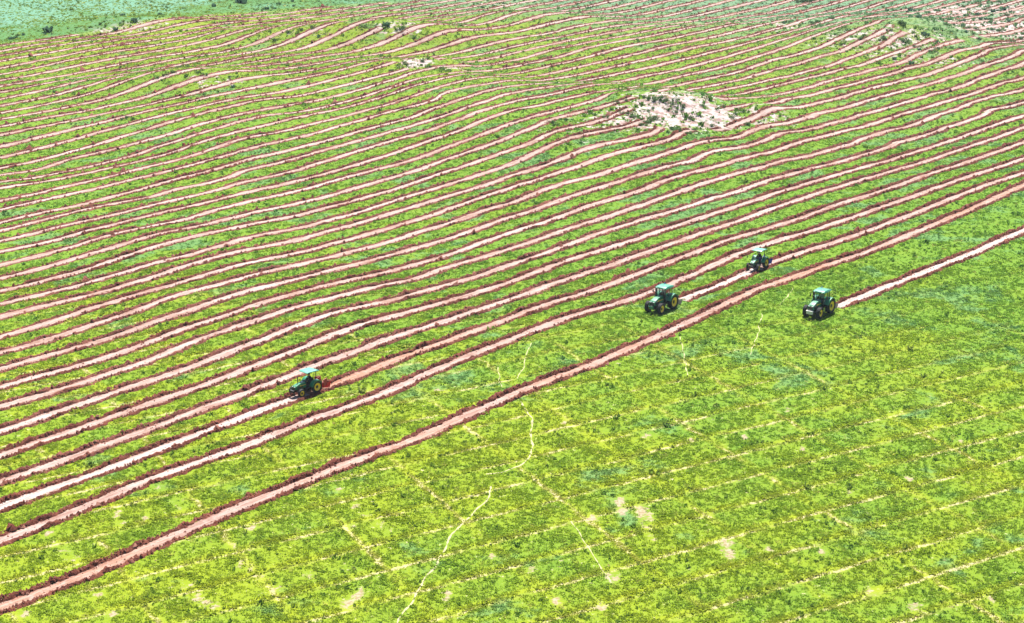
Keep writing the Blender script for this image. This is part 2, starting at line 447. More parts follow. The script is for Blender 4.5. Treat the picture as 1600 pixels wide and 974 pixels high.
def dry_mask(m, flat, P, sml, fine):
    """older cultivation lines, straight and parallel, with a few crossing ones; thin straw-coloured sward on them"""
    x, y, z = m.xyz(P)
    a = R(32.0)
    wob = m.math('MULTIPLY', m.math('SUBTRACT', m.noise(flat, .5, 3), .5), .9)
    v = m.math('ADD', m.math('ADD', m.math('MULTIPLY', x, -math.sin(a)), m.math('MULTIPLY', y, math.cos(a))), wob)
    a2 = R(-64.0)
    u = m.math('ADD', m.math('ADD', m.math('MULTIPLY', x, -math.sin(a2)), m.math('MULTIPLY', y, math.cos(a2))), m.math('MULTIPLY', wob, 1.6))
    fv = m.math('MULTIPLY', m.math('FRACT', m.math('DIVIDE', v, 5.65)), 5.65)          # metres above the line
    dv = m.math('MINIMUM', fv, m.math('SUBTRACT', 5.65, fv))
    du = m.math('ABSOLUTE', m.math('SUBTRACT', m.math('FRACT', m.math('DIVIDE', u, 11.3)), .5))
    core = m.ramp(dv, .50, .10)
    band = m.math('MULTIPLY', m.ramp(fv, .1, .5), m.ramp(fv, 1.7, .6))
    lu = m.ramp(du, .045, .008)
    brk = m.ramp(m.noise(flat, .16, 4, .65), .38, .58)
    brk2 = m.ramp(m.noise(m.comb(y, x, 3.0), .10, 3, .6), .47, .60)
    near = m.ramp(m.math('ADD', y, m.math('MULTIPLY', x, .25)), 275, 205, .10, 1.0)
    bare = m.math('MULTIPLY', m.math('MAXIMUM', m.math('MULTIPLY', core, m.math('MULTIPLY_ADD', brk, .8, .2)), m.math('MULTIPLY', lu, brk2)), near)
    return bare, m.math('MULTIPLY', m.math('MAXIMUM', band, m.ramp(du, .09, .03, 0, .6)), near), near


def make_ground():
    m = NT('field ground')
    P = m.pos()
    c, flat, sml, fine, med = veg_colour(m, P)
    lines, band, near = dry_mask(m, flat, P, sml, fine)
    # thatch and soil between the plants
    c = m.mix(.12, c, (.13, .115, .03))
    c = m.mix(m.math('MULTIPLY', band, .40), c, (.24, .255, .012))
    spk = m.ramp(m.noise(flat, 1.4, 3, .7), .615, .68)
    blot = m.ramp(m.noise(flat, .30, 3, .65), .44, .62)
    sparse = m.math('MULTIPLY', m.math('MULTIPLY', spk, m.math('MULTIPLY_ADD', blot, .8, .2)), near)
    c = m.mix(m.math('MULTIPLY', lines, .5), c, (.30, .27, .07))
    c = m.mix(m.math('MULTIPLY', m.ramp(m.math('ADD', lines, m.math('MULTIPLY', m.math('SUBTRACT', fine, .5), 2.4)), .62, 1.05), .75), c, (.33, .285, .18))
    c = m.mix(m.math('MULTIPLY', sparse, .9), c, (.37, .32, .20))
    bar = m.ramp(m.math('ADD', m.attr('bare'), m.math('MULTIPLY', m.math('SUBTRACT', m.noise(flat, 1.1, 4, .7), .5), 2.0)), .50, .80)
    c = m.mix(m.math('MULTIPLY', bar, .85), c, m.mix(m.ramp(fine, .42, .6), (.30, .245, .18), (.21, .145, .10)))
    dk = m.math('MULTIPLY', m.ramp(m.noise(m.comb(m.xyz(P)[1], m.xyz(P)[0], 9.0), .9, 3, .7), .68, .73), near)
    c = m.mix(dk, c, (.09, .045, .03))
    # bare sand on the mounds
    sd = m.attr('sand')
    sn = m.math('ADD', sd, m.math('MULTIPLY', m.math('SUBTRACT', m.noise(flat, .45, 5, .72), .5), 2.3))
    smask = m.ramp(sn, .46, .62)
    sandc = m.mix(m.ramp(m.noise(flat, .5, 5, .72), .45, .58), SAND, (.20, .13, .115))
    c = m.mix(smask, c, sandc)
    # beyond the field edge: meadow green, farther in paler with haze painted in
    ed = m.attr('meadow')
    c = m.mix(m.math('MULTIPLY', ed, .85), c, m.mix(m.ramp(m.math('ADD', m.noise(flat, .05, 4, .6), m.ramp(m.attr('deep'), 0, 1, -.12, .22)), .40, .66), (.055, .140, .048), (.088, .200, .150)))
    b = m.bump(m.math('ADD', m.noise(flat, 1.2, 4, .65), m.math('MULTIPLY', m.noise(flat, 5.0, 2, .6), .4)), .6, .25)
    return m.done(m.principled(c, .95, b, spec=.05))


def make_tuft(name, tint=None, amount=0.0, trans=.5):
    m = NT(name)
    P = m.pos()
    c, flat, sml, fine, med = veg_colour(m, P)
    lines, band, near = dry_mask(m, flat, P, sml, fine)
    c = m.mix(m.math('MULTIPLY', band, .35), c, (.26, .27, .012))
    c = m.mix(m.math('MULTIPLY', lines, .55), c, (.34, .31, .07))
    inst = m.n('ShaderNodeObjectInfo').outputs['Random']
    c = m.mix(m.ramp(inst, .0, .2, .18, 0.0), c, (.06, .14, .012))
    c = m.mix(m.ramp(inst, .93, 1.0, 0.0, .55), c, (.46, .42, .13))
    if tint:
        c = m.mix(amount, c, tint)
    else:
        c = m.mix(1.0, c, (1.30, 1.30, 1.1), 'MULTIPLY')
    dif = m.principled(c, .75, spec=.15)
    tr_ = m.n('ShaderNodeBsdfTranslucent')
    m.link(c, tr_.inputs['Color'])
    mx = m.n('ShaderNodeMixShader')
    mx.inputs[0].default_value = trans
    m.link(dif, mx.inputs[1])
    m.link(tr_.outputs[0], mx.inputs[2])
    return m.done(mx.outputs[0])


def make_bed():
    m = NT('furrow bed soil')
    P = m.pos()
    x, y, z = m.xyz(P)
    flat = m.comb(x, y, 0.0)
    # along / across coordinates of the wheel tracks
    s = m.math('ADD', m.math('MULTIPLY', x, U2[0]), m.math('MULTIPLY', y, U2[1]))
    t = m.math('ADD', m.math('MULTIPLY', x, N2[0]), m.math('MULTIPLY', y, N2[1]))
    streak = m.noise(m.comb(m.math('MULTIPLY', s, .25), m.math('MULTIPLY', t, 3.2), 0.0), 1.0, 4, .65)
    patch = m.noise(flat, .22, 3, .6)
    grit = m.noise(flat, 4.5, 3, .7)
    c = m.mix(m.ramp(m.math('ADD', m.math('MULTIPLY', streak, .6), m.math('MULTIPLY', patch, .4)), .36, .62), (.185, .112, .086), (.315, .243, .215))
    damp = m.ramp(m.noise(m.comb(m.math('MULTIPLY', s, .10), t, 7.0), 1.0, 3, .6), .50, .66)
    c = m.mix(m.math('MULTIPLY', damp, .55), c, (.17, .085, .065))
    c = m.mix(m.attr('fresh'), c, m.mix(m.ramp(streak, .35, .62), (.26, .180, .160), (.375, .325, .305)))
    c = m.mix(m.attr('rust'), c, m.mix(m.ramp(streak, .4, .6), (.21, .095, .055), (.29, .175, .12)))
    c = m.mix(m.ramp(grit, .54, .68, 0, .65), c, (.15, .055, .04))
    ed_ = m.attr('edge')
    rut = m.math('MULTIPLY', m.math('MULTIPLY', m.ramp(ed_, .35, .60), m.ramp(ed_, .95, .70)), m.ramp(m.noise(m.comb(m.math('MULTIPLY', s, .12), t, 4.0), 1.0, 3, .6), .40, .60))
    c = m.mix(m.math('MULTIPLY', rut, .45), c, (.20, .10, .075))
    wash = m.ramp(m.noise(flat, .9, 4, .7), .50, .66, 0, .6)
    c = m.mix(m.math('MULTIPLY', wash, .6), c, (.34, .285, .262))
    # evenly spaced darker notches along both edges of the track
    e = m.attr('edge')
    lug = m.math('MULTIPLY', m.ramp(m.math('SINE', m.math('MULTIPLY', m.math('ADD', s, m.math('MULTIPLY', m.noise(flat, .8, 2), .25)), 2 * math.pi / .42)), .0, .6), m.ramp(e, .55, .8))
    c = m.mix(m.math('MULTIPLY', lug, .45), c, (.17, .07, .05))
    h = m.math('ADD', m.math('MULTIPLY', streak, .9), m.math('ADD', m.math('MULTIPLY', grit, .5), m.math('MULTIPLY', lug, -.5)))
    return m.done(m.principled(c, .95, m.bump(h, .6, .12), spec=.1))


def make_clay(name, a, b):
    m = NT(name)
    P = m.pos()
    n1 = m.noise(P, .5, 3, .6)
    n2 = m.noise(P, 5.0, 3, .65)
    c = m.mix(m.ramp(m.math('ADD', m.math('MULTIPLY', n1, .5), m.math('MULTIPLY', n2, .5)), .36, .64), a, b)
    inst = m.n('ShaderNodeNewGeometry').outputs['Random Per Island']
    c = m.mix(m.ramp(inst, .75, 1.0, 0, .6), c, (.235, .115, .085))
    c = m.mix(m.ramp(inst, .0, .3, .5, 0), c, (.045, .012, .010))
    return m.done(m.principled(c, .95, m.bump(n2, .9, .15), spec=.1))


def make_paint(name, col, rough=.35, coat=.3, dust=.25, dustcol=(.30, .19, .13), metal=0.0):
    m = NT(name)
    P = m.n('ShaderNodeTexCoord').outputs['Object']
    n1 = m.noise(P, 3.0, 4, .65)
    c = m.mix(m.ramp(n1, .45, .75, 0, dust), col, dustcol)
    return m.done(m.principled(c, m.ramp(n1, .3, .8, rough, min(1, rough + .35)), None, metal=metal, spec=.5, coat=coat))


M = {}
M['ground'] = make_ground()
M['tuft'] = make_tuft('grass')
M['weed'] = make_tuft('broadleaf weeds', (.060, .150, .032), .45)
M['scrub'] = make_tuft('scrub leaves', (.045, .11, .028), .8, .25)
M['scrub_far'] = make_tuft('grey-green scrub leaves', (.055, .13, .085), .85, .25)
M['bed'] = make_bed()
M['clay'] = make_clay('red clay', (.070, .021, .015), (.165, .060, .042))
M['clay_dark'] = make_clay('moist red clay', (.060, .017, .011), (.140, .045, .029))
M['green'] = make_paint('green paint', (.002, .16, .07), .32, .5, .15)
M['roof'] = make_paint('sunlit roof green', (.012, .19, .11), .30, .5, .15)  # green lightened to paint in the sky and sun highlight
M['canopy'] = make_paint('pale green canopy', (.045, .24, .175), .4, .3, .15)
M['shaded_green'] = make_paint('green paint darkened as shade', (.004, .07, .035), .4, .3, .2)  # the same green darkened to stand for the shaded side
M['yellow'] = make_paint('yellow rim paint', (.85, .55, .012), .4, .3, .2)
M['black'] = make_paint('black painted steel', (.012, .012, .014), .45, .1, .25)
M['steel'] = make_paint('worn steel', (.30, .29, .30), .4, 0, .35, metal=.6)
M['white'] = make_paint('white panel', (.72, .70, .62), .5, .1, .2)
M['red'] = make_paint('red plough paint', (.33, .02, .02), .45, .2, .3)
M['blue'] = make_paint('blue implement paint', (.03, .07, .25), .45, .2, .3)
M['tyre'] = make_paint('tyre rubber', (.014, .014, .016), .85, 0, .35, (.13, .075, .05))
M['seat'] = make_paint('seat vinyl', (.02, .02, .02), .6, 0, .1)
M['lamp'] = make_paint('lamp glass', (.75, .75, .72), .15, .5, .05)
M['amber'] = make_paint('amber lens', (.7, .25, .02), .2, .5, .05)
M['beacon'] = make_paint('blue lens', (.02, .10, .5), .2, .5, .05)


def make_glass():
    m = NT('cab glass')
    tr_ = m.n('ShaderNodeBsdfTransparent')
    tr_.inputs[0].default_value = (.62, .74, .72, 1)
    gl = m.n('ShaderNodeBsdfGlossy')
    gl.inputs['Roughness'].default_value = .04
    fr = m.n('ShaderNodeFresnel')
    fr.inputs['IOR'].default_value = 1.5
    mx = m.n('ShaderNodeMixShader')
    m.link(fr.outputs[0], mx.inputs[0])
    m.link(tr_.outputs[0], mx.inputs[1])
    m.link(gl.outputs[0], mx.inputs[2])
    return m.done(mx.outputs[0])


M['glass'] = make_glass()


def plain(name, col, rough=.8):
    m = NT(name)
    P = m.n('ShaderNodeTexCoord').outputs['Object']
    c = m.mix(m.ramp(m.noise(P, 6, 3), .4, .7, 0, .3), col, tuple(v * .6 for v in col))
    return m.done(m.principled(c, rough, spec=.2))


M['skin'] = plain('skin', (.30, .16, .10), .6)
M['hair'] = plain('black hair', (.012, .010, .010), .6)
M['shirt_dark'] = plain('dark jacket cloth', (.02, .02, .028))
M['shirt_white'] = plain('light shirt cloth', (.65, .66, .62))
M['trousers_blue'] = plain('blue trouser cloth', (.03, .05, .30))
M['trousers_dark'] = plain('dark trouser cloth', (.03, .03, .04))
M['hat'] = plain('pale straw hat', (.62, .60, .50))
M['shoe'] = plain('dark shoes', (.02, .018, .016))


# ---------------------------------------------------------------- object helpers
def link(name, mesh, mat=None, parent=None):
    o = bpy.data.objects.new(name, mesh)
    if mat is not None:
        mesh.materials.append(mat)
    COL.objects.link(o)
    if parent is not None:
        o.parent = parent
    return o


def mesh_from(name, verts, faces, smooth=False):
    """verts (n,3), faces (m,4) or (m,3) arrays"""
    verts = np.asarray(verts, np.float32)
    faces = np.asarray(faces, np.int32)
    me = bpy.data.meshes.new(name)
    n, w = faces.shape
    me.vertices.add(len(verts))
    me.vertices.foreach_set('co', verts.ravel())
    me.loops.add(n * w)
    me.loops.foreach_set('vertex_index', faces.ravel())
    me.polygons.add(n)
    me.polygons.foreach_set('loop_start', np.arange(0, n * w, w, dtype=np.int32))
    me.polygons.foreach_set('loop_total', np.full(n, w, np.int32))
    if smooth:
        me.polygons.foreach_set('use_smooth', np.ones(n, bool))
    me.update(calc_edges=True)
    return me


def fattr(me, name, vals):
    a = me.attributes.new(name, 'FLOAT', 'POINT')
    a.data.foreach_set('value', np.asarray(vals, np.float32).ravel())


def tag(o, label=None, cat=None, group=None, kind=None):
    if label:
        o['label'] = label
    if cat:
        o['category'] = cat
    if group:
        o['group'] = group
    if kind:
        o['kind'] = kind
    return o


def empty(name, loc=(0, 0, 0), rz=0.0, parent=None):
    o = bpy.data.objects.new(name, None)
    o.empty_display_size = .3
    o.location = loc
    o.rotation_euler = (0, 0, rz)
    COL.objects.link(o)
    if parent is not None:
        o.parent = parent
    return o


# ---------------------------------------------------------------- ground sheet
XX, YY = np.meshgrid(GX, GY)
nx, ny = len(GX), len(GY)
idx = np.arange(nx * ny).reshape(ny, nx)
quads = np.stack([idx[:-1, :-1], idx[:-1, 1:], idx[1:, 1:], idx[1:, :-1]], -1).reshape(-1, 4)
g_me = mesh_from('ground', np.stack([XX, YY, GZ], -1).reshape(-1, 3), quads, True)
fattr(g_me, 'sand', sand_mask(XX, YY))
fattr(g_me, 'bare', bare_mask(XX, YY))
fattr(g_me, 'deep', np.clip(beyond_edge(XX, YY) / 60, 0, 1))
fattr(g_me, 'meadow', np.clip(beyond_edge(XX, YY) / 4 + .5, 0, 1))
tag(link('ground', g_me, M['ground']), 'green pasture ground rolling back to low sandy mounds', None, None, 'structure')

# ---------------------------------------------------------------- furrows
M1 = ground_pt(1058, 172)[0]
M2 = ground_pt(650, 98)[0]
M4 = ground_pt(600, 42)[0]
M6 = ground_pt(1455, 40)[0]
GAPS = [(M1[0], M1[1], 9.5, 12.5), (M2[0], M2[1], 4.5, 4.5), (M4[0] + 2, M4[1] + 3, 4, 5), (M6[0], M6[1], 11, 10)]
CLOD_BASE = np.array([(1.1, 0, -.5), (-1.1, 0, -.5), (0, 1.1, -.5), (0, -1.1, -.5), (.3, .2, .85), (-.3, -.2, .95)], float)
CLOD_FACE = np.array([(0, 2, 4), (2, 1, 5), (2, 5, 4), (1, 3, 5), (3, 0, 4), (3, 4, 5)])

FAR_PROF = [(.70, .035), (.82, .17), (.98, .31), (1.12, .29), (1.30, .14), (1.46, -.04)]
NEAR_PROF = [(-.70, .035), (-.81, .13), (-.94, .22), (-1.06, .20), (-1.20, .08), (-1.34, -.04)]
BED_PROF = [-.80, -.50, -.15, .15, .50, .80]
FURROW_ROWS = {}


def wave(s, seed, lam, n=7):
    rr = np.random.default_rng(seed)
    v = np.zeros_like(s)
    for i in range(n):
        v += np.sin(s * 2 * math.pi / (lam * rr.uniform(.45, 1.9)) + rr.uniform(0, 6.28))
    return v / math.sqrt(n)


def build_furrow(k, order):
    ki = k if isinstance(k, int) else (0 if k == 'D' else 1)
    s = S_GRID
    t = T_CURVE[k]
    X = s * U2[0] + t * N2[0]
    Y = s * U2[1] + t * N2[1]
    Z = height(X, Y)
    vx, vy = to_view(X, Y, Z)
    ok = (vx > -330) & (vx < 1930) & (vy > -75) & (vy < 1080) & (beyond_edge(X, Y) < -1.0)
    if k in S_START:
        ok &= s > S_START[k]
    if not ok.any():
        return
    step = .2 if ki < 4 else (.26 if ki < 9 else (.36 if ki < 20 else .5))
    s0, s1 = s[ok].min(), s[ok].max()
    if k in S_START:
        s0 = S_START[k]
    ss = np.arange(s0, s1, step)
    tt = np.interp(ss, S_GRID, t)
    xc = ss * U2[0] + tt * N2[0]
    yc = ss * U2[1] + tt * N2[1]
    keep = beyond_edge(xc, yc) < -1.0
    for (gx, gy, rx, ry) in GAPS:
        keep &= ((xc - gx) / rx) ** 2 + ((yc - gy) / ry) ** 2 > 1 + .35 * wave(ss, 40 + ki, 7)
    seed = 1000 + 37 * order
    rr = np.random.default_rng(seed)
    fade = np.clip(.85 + .40 * wave(ss, seed + 9, 34) + .25 * wave(ss, seed + 10, 6), .2, 1.4)     # how strongly the plough turned the soil
    if ki < 9 or not isinstance(k, int):
        fade = np.clip(.92 + .25 * wave(ss, seed + 9, 22) + .22 * wave(ss, seed + 10, 5), .3, 1.45)
    # taper the ends of every run
    kk = keep.astype(float)
    ends = np.convolve(kk, np.ones(int(2.5 / step)) / int(2.5 / step), 'same')
    fade = fade * np.clip(ends * 1.6 - .6, .12, 1)
    if k in S_START:
        fade *= np.clip((ss - s0) / 2.5, .25, 1)
    wid = 1.0 + .09 * wave(ss, seed + 1, 11) + .05 * wave(ss, seed + 6, 4)
    wid = wid * (1.0 if ki < 12 else (.94 if ki < 20 else .87))
    hk = 1.0 if ki < 6 else (.82 if ki < 14 else (.70 if ki < 24 else .62))   # older, lower ridges farther back
    fade = fade * hk * (1 - .85 * hollow(xc, yc))
    fade = fade * (1 - .75 * np.clip(sand_mask(xc, yc) * 1.3 - .2, 0, 1) * (yc > 400))

    def strip(name, prof, rough_z, rough_t, sd, mat, parent, bed=False):
        cols = []
        own = np.clip(1 + .28 * wave(ss, sd + 300, 4.5) + (.22 * wave(ss, sd + 301, 13) - .06 if (not bed and prof[0][0] < 0) else 0), .12, 1.6)
        for i, pz in enumerate(prof):
            if bed:
                off, z = pz, .05
            else:
                off, z = pz
            a = 0 if bed else (0 if i == 0 else 1)
            o = off * wid
            inner = (i == 0) and not bed
            if not bed:
                o = o + rough_t * (wave(ss, sd + i // 2, .9, 5) * .5 + rr.normal(0, .35, len(ss)))
                o = o + np.sign(off) * (.12 * wave(ss, sd + 77, 5.0, 5) + .10 * wave(ss, sd + 78, 1.6, 5)) * (1 if i > 0 else .7)
                zz = z * fade * own + (rough_z * np.clip(own, .5, 1.2) * (wave(ss, sd + 20 + i // 2, .8, 5) * .55 + rr.normal(0, .5, len(ss))) * (0.25 if i in (0, len(prof) - 1) else 1))
                if i == len(prof) - 1:
                    zz = np.minimum(zz, -.02)
                if i == 0:
                    zz = np.minimum(zz, .07)
            else:
                zz = z + .008 * rr.normal(0, 1, len(ss)) - (.02 if abs(off) > .7 else 0)
                zz = zz + .015 * wave(ss, sd + i, 2.5, 5)
            x = ss * U2[0] + (tt + o) * N2[0]
            y = ss * U2[1] + (tt + o) * N2[1]
            cols.append(np.stack([x, y, height(x, y) + zz], -1))
        V = np.stack(cols, 1)
        n, w, _ = V.shape
        ii = np.arange(n * w).reshape(n, w)
        q = np.stack([ii[:-1, :-1], ii[1:, :-1], ii[1:, 1:], ii[:-1, 1:]], -1)[:, ::-1]
        q = q[keep[:-1] & keep[1:]].reshape(-1, 4)
        if len(q) == 0:
            return None
        # orient upward
        a, b, c = V.reshape(-1, 3)[q[0, 0]], V.reshape(-1, 3)[q[0, 1]], V.reshape(-1, 3)[q[0, 2]]
        if np.cross(b - a, c - a)[2] < 0:
            q = q[:, ::-1]
        me = mesh_from(name, V.reshape(-1, 3), q, bed)
        if bed:
            fattr(me, 'edge', np.tile(np.abs(np.array(prof)) / .8, (n, 1)))
            fr = np.zeros(n)
            ru = np.zeros(n)
            if k == 'D':
                fr[:] = 1
            elif k == 'B':
                fr = np.where(ss < S_C, 1.0, 0.15)
            elif k == 2:
                fr = np.where(ss < S_A, .95, 0.0)
                ru = np.where(ss >= S_A, np.clip(1 - (ss - S_A) / 45, 0, .9), 0.0)
            elif k == 0:
                ru = np.clip(.30 + .3 * wave(ss, 5, 40), 0, .7)
            else:
                fr = np.clip(.22 + .35 * wave(ss, sd + 5, 60), 0, .7)
            fattr(me, 'fresh', np.repeat(fr[:, None], w, 1))
            fattr(me, 'rust', np.repeat(ru[:, None], w, 1))
        return link(name, me, mat, parent)

    bed = strip('furrow', BED_PROF, 0, 0, seed + 2, M['bed'], None, True)
    if bed is None:
        return
    fresh = not isinstance(k, int)
    clay = M['clay_dark'] if (fresh or k in (0, 1, 2) or ki % 3 == 1) else M['clay']
    bed['kind'] = 'structure'
    for prof, sd in ((FAR_PROF, 3), (NEAR_PROF, 4)):
        strip('soil_ridge', prof, .085 if ki < 9 else .07, .09, seed + sd * 11, clay, bed)
    # loose clods thrown up along both ridges
    per_m = 20 if ki < 4 else (15 if ki < 9 else (8 if ki < 20 else 3.6))
    size = .085 if ki < 9 else (.10 if ki < 20 else .13)
    L = s1 - s0
    n = int(L * per_m * 2)
    cs = rr.uniform(s0, s1, n)
    side = np.where(rr.random(n) < .57, 1, -1)
    patchy = np.interp(cs, ss, np.clip(1 + .35 * wave(ss, seed + 55, 3.0), .35, 1.4))
    off = np.where(side > 0, 1.06, -.99) + rr.normal(0, .17, n)
    stray = rr.random(n) < .20
    off = np.where(stray, np.where(rr.random(n) < .6, np.where(rr.random(n) < .5, -1, 1) * (.80 - np.abs(rr.normal(0, .22, n))), rr.uniform(-1.7, 1.8, n)), off)
    ct = np.interp(cs, S_GRID, t) + off * np.interp(cs, ss, wid)
    f = np.interp(cs, ss, fade)
    kp = np.interp(cs, ss, kk) > .9
    kp &= rr.random(n) < np.clip(f * .95 * patchy / hk, .15, 1)
    cs, ct, off, f, stray = cs[kp], ct[kp], off[kp], f[kp], stray[kp]
    n = len(cs)
    cx_, cy_ = cs * U2[0] + ct * N2[0], cs * U2[1] + ct * N2[1]
    prof_z = np.interp(off, [-1.45, -1.2, -.98, -.72, .72, .98, 1.14, 1.42], [0, .08, .22, .05, .05, .31, .28, .05]) * f
    rad = size * rr.lognormal(0, .45, n) * np.where(stray, .6, 1)
    cz_ = height(cx_, cy_) + prof_z + rad * .35
    V = CLOD_BASE[None] * rad[:, None, None] * rr.uniform(.6, 1.35, (n, 6, 1))
    V = V + rr.normal(0, .16, (n, 6, 3)) * rad[:, None, None]
    ang = rr.uniform(0, 6.28, n)
    ca, sa = np.cos(ang)[:, None], np.sin(ang)[:, None]
    V = np.stack([V[..., 0] * ca - V[..., 1] * sa, V[..., 0] * sa + V[..., 1] * ca, V[..., 2] * .85], -1)
    V = V + np.stack([cx_, cy_, cz_], -1)[:, None]
    F = CLOD_FACE[None] + (np.arange(n) * 6)[:, None, None]
    cl = link('loose_clods', mesh_from('loose_clods', V.reshape(-1, 3), F.reshape(-1, 3)), clay, bed)
    cl['kind'] = 'stuff'


S_A = float(ground_pt(476, 614)[0][:2] @ U2)
S_C = float(ground_pt(1184, 419)[0][:2] @ U2)
for i_, k_ in enumerate(KEYS):
    build_furrow(k_, i_)

# ---------------------------------------------------------------- animal trails
TRAILS = [
    [(600, 1010), (622, 970), (640, 945), (665, 905), (690, 868), (706, 836), (728, 812), (748, 796), (764, 775), (767, 758)],
    [(758, 742), (785, 738), (812, 728), (827, 716), (832, 698), (830, 680), (831, 655), (822, 640), (812, 626)],
    [(776, 573), (781, 590), (783, 605)],
    [(830, 536), (822, 555), (818, 575), (808, 592)],
    [(1062, 527), (1068, 550), (1072, 575), (1076, 590)],
    [(1190, 490), (1185, 520), (1172, 555)],
    [(1240, 450), (1228, 466), (1218, 478)],
    [(893, 815), (908, 838), (928, 870), (944, 895), (958, 915)],
]
TRAIL_PTS = []
for i, tr_ in enumerate(TRAILS):
    P = ground_pt(*np.array(tr_, float).T)[:, :2]
    d = np.concatenate([[0], np.cumsum(np.hypot(*np.diff(P, axis=0).T))])
    dd = np.arange(0, d[-1], .3)
    Q = np.stack([np.interp(dd, d, P[:, 0]), np.interp(dd, d, P[:, 1])], -1)
    Q += np.stack([.10 * wave(dd, 700 + i, 5), .10 * wave(dd, 800 + i, 6)], -1)
    T_ = np.gradient(Q, axis=0)
    T_ /= np.linalg.norm(T_, axis=1)[:, None] + 1e-9
    Nn = np.stack([-T_[:, 1], T_[:, 0]], -1)
    w = np.clip((.085 if i in (0, 1) else .045) * (1 + .5 * wave(dd, 900 + i, 2.2)), .025, .3)
    rows = []
    for f in (-1, 0, 1):
        q = Q + Nn * (w * f)[:, None]
        rows.append(np.stack([q[:, 0], q[:, 1], height(q[:, 0], q[:, 1]) + (.035 if f == 0 else .02)], -1))
    V = np.stack(rows, 1)
    n = len(dd)
    ii = np.arange(n * 3).reshape(n, 3)
    q = np.stack([ii[:-1, :-1], ii[:-1, 1:], ii[1:, 1:], ii[1:, :-1]], -1).reshape(-1, 4)[:, ::-1]
    me = mesh_from('path', V.reshape(-1, 3), q, True)
    M.setdefault('trail', plain('pale dry trail soil', (.33, .30, .17), .95))
    o = link('path', me, M['trail'])
    o['kind'] = 'structure'
    TRAIL_PTS.append(Q)
TRAIL_PTS = np.concatenate(TRAIL_PTS)

# ---------------------------------------------------------------- grass
T_TAB = np.stack([T_CURVE[k] for k in range(N_FURROWS)])


def furrow_distance(X, Y):
    s = X * U2[0] + Y * U2[1]
    t = X * N2[0] + Y * N2[1]
    si = np.clip(((s - S_GRID[0]) / 2.0).astype(int), 0, len(S_GRID) - 1)
    best = np.full(len(X), 1e9)
    base = T_TAB[:, si]
    for k in range(N_FURROWS):
        d = t - base[k]
        best = np.where(np.abs(d) < np.abs(best), d, best)
    for k in 'BD':
        d = t - T_CURVE[k][si]
        best = np.where((np.abs(d) < np.abs(best)) & (s > S_START[k] + .5), d, best)
    inside_gap = np.zeros(len(X), bool)
    for (gx, gy, rx, ry) in GAPS:
        inside_gap |= ((X - gx) / rx) ** 2 + ((Y - gy) / ry) ** 2 < 1
    best = np.where(inside_gap | (beyond_edge(X, Y) > -1), 1e9, best)
    return best


def tuft_mesh(name, blades, height_, spread, width, seed, lean=.5, curl=True):
    rr = np.random.default_rng(seed)
    V, F = [], []
    for b in range(blades):
        a = rr.uniform(0, 6.28)
        r0 = spread * math.sqrt(rr.random()) * .8
        bx, by = r0 * math.cos(a), r0 * math.sin(a)
        a2 = a + rr.normal(0, .7)
        h = height_ * rr.uniform(.55, 1.1)
        l = lean * h * rr.uniform(.4, 1.3)
        w = width * rr.uniform(.7, 1.3)
        px, py = -math.sin(a2) * w, math.cos(a2) * w
        i = len(V)
        mx, my = bx + math.cos(a2) * l * .45, by + math.sin(a2) * l * .45
        tx, ty = bx + math.cos(a2) * l, by + math.sin(a2) * l
        V += [(bx - px * .6, by - py * .6, -.03), (bx + px * .6, by + py * .6, -.03), (mx + px, my + py, h * .7), (mx - px, my - py, h * .7), (tx, ty, h * (.92 if curl else 1.05))]
        F += [(i, i + 1, i + 2), (i, i + 2, i + 3), (i + 3, i + 2, i + 4)]
    return mesh_from(name, V, np.array(F))


def scatter(name, label, pts, scales, mesh, mat, cat):
    n = len(pts)
    me = bpy.data.meshes.new(name)
    me.vertices.add(n)
    me.vertices.foreach_set('co', np.asarray(pts, np.float32).ravel())
    fattr(me, 'sc', scales)
    fattr(me, 'rz', RNG.uniform(0, 6.28, n))
    src = bpy.data.objects.new(name + '_piece', mesh)
    mesh.materials.append(mat)
    o = link(name, me)
    ng = bpy.data.node_groups.new(name, 'GeometryNodeTree')
    ng.interface.new_socket('Geometry', in_out='INPUT', socket_type='NodeSocketGeometry')
    ng.interface.new_socket('Geometry', in_out='OUTPUT', socket_type='NodeSocketGeometry')
    N = ng.nodes.new
    gi, go = N('NodeGroupInput'), N('NodeGroupOutput')
    mp, ip, oi = N('GeometryNodeMeshToPoints'), N('GeometryNodeInstanceOnPoints'), N('GeometryNodeObjectInfo')
    oi.inputs['Object'].default_value = src
    oi.inputs['As Instance'].default_value = True
    sc, rz, cb = N('GeometryNodeInputNamedAttribute'), N('GeometryNodeInputNamedAttribute'), N('ShaderNodeCombineXYZ')
    sc.data_type = rz.data_type = 'FLOAT'
    sc.inputs['Name'].default_value = 'sc'
    rz.inputs['Name'].default_value = 'rz'
    L = ng.links.new
    L(gi.outputs[0], mp.inputs['Mesh'])
    L(mp.outputs[0], ip.inputs['Points'])
    L(oi.outputs['Geometry'], ip.inputs['Instance'])
    L(rz.outputs['Attribute'], cb.inputs[2])
    L(cb.outputs[0], ip.inputs['Rotation'])
    L(sc.outputs['Attribute'], ip.inputs['Scale'])
    L(ip.outputs[0], go.inputs[0])
    md = o.modifiers.new('scatter', 'NODES')
    md.node_group = ng
    tag(o, label, cat, None, 'stuff')
    return o


def random_ground(n, y0, y1, margin=14.0):
    Y = RNG.uniform(y0, y1, n)
    half = Y * 0.2735 * 1.01 + margin
    wmax = y1 * 0.2735 * 1.01 + margin
    X = RNG.uniform(-wmax, wmax, n)
    k = np.abs(X) < half
    return X[k], Y[k]


def clump(X, Y, scale, seed):
    return smooth_noise(X, Y, scale, seed)


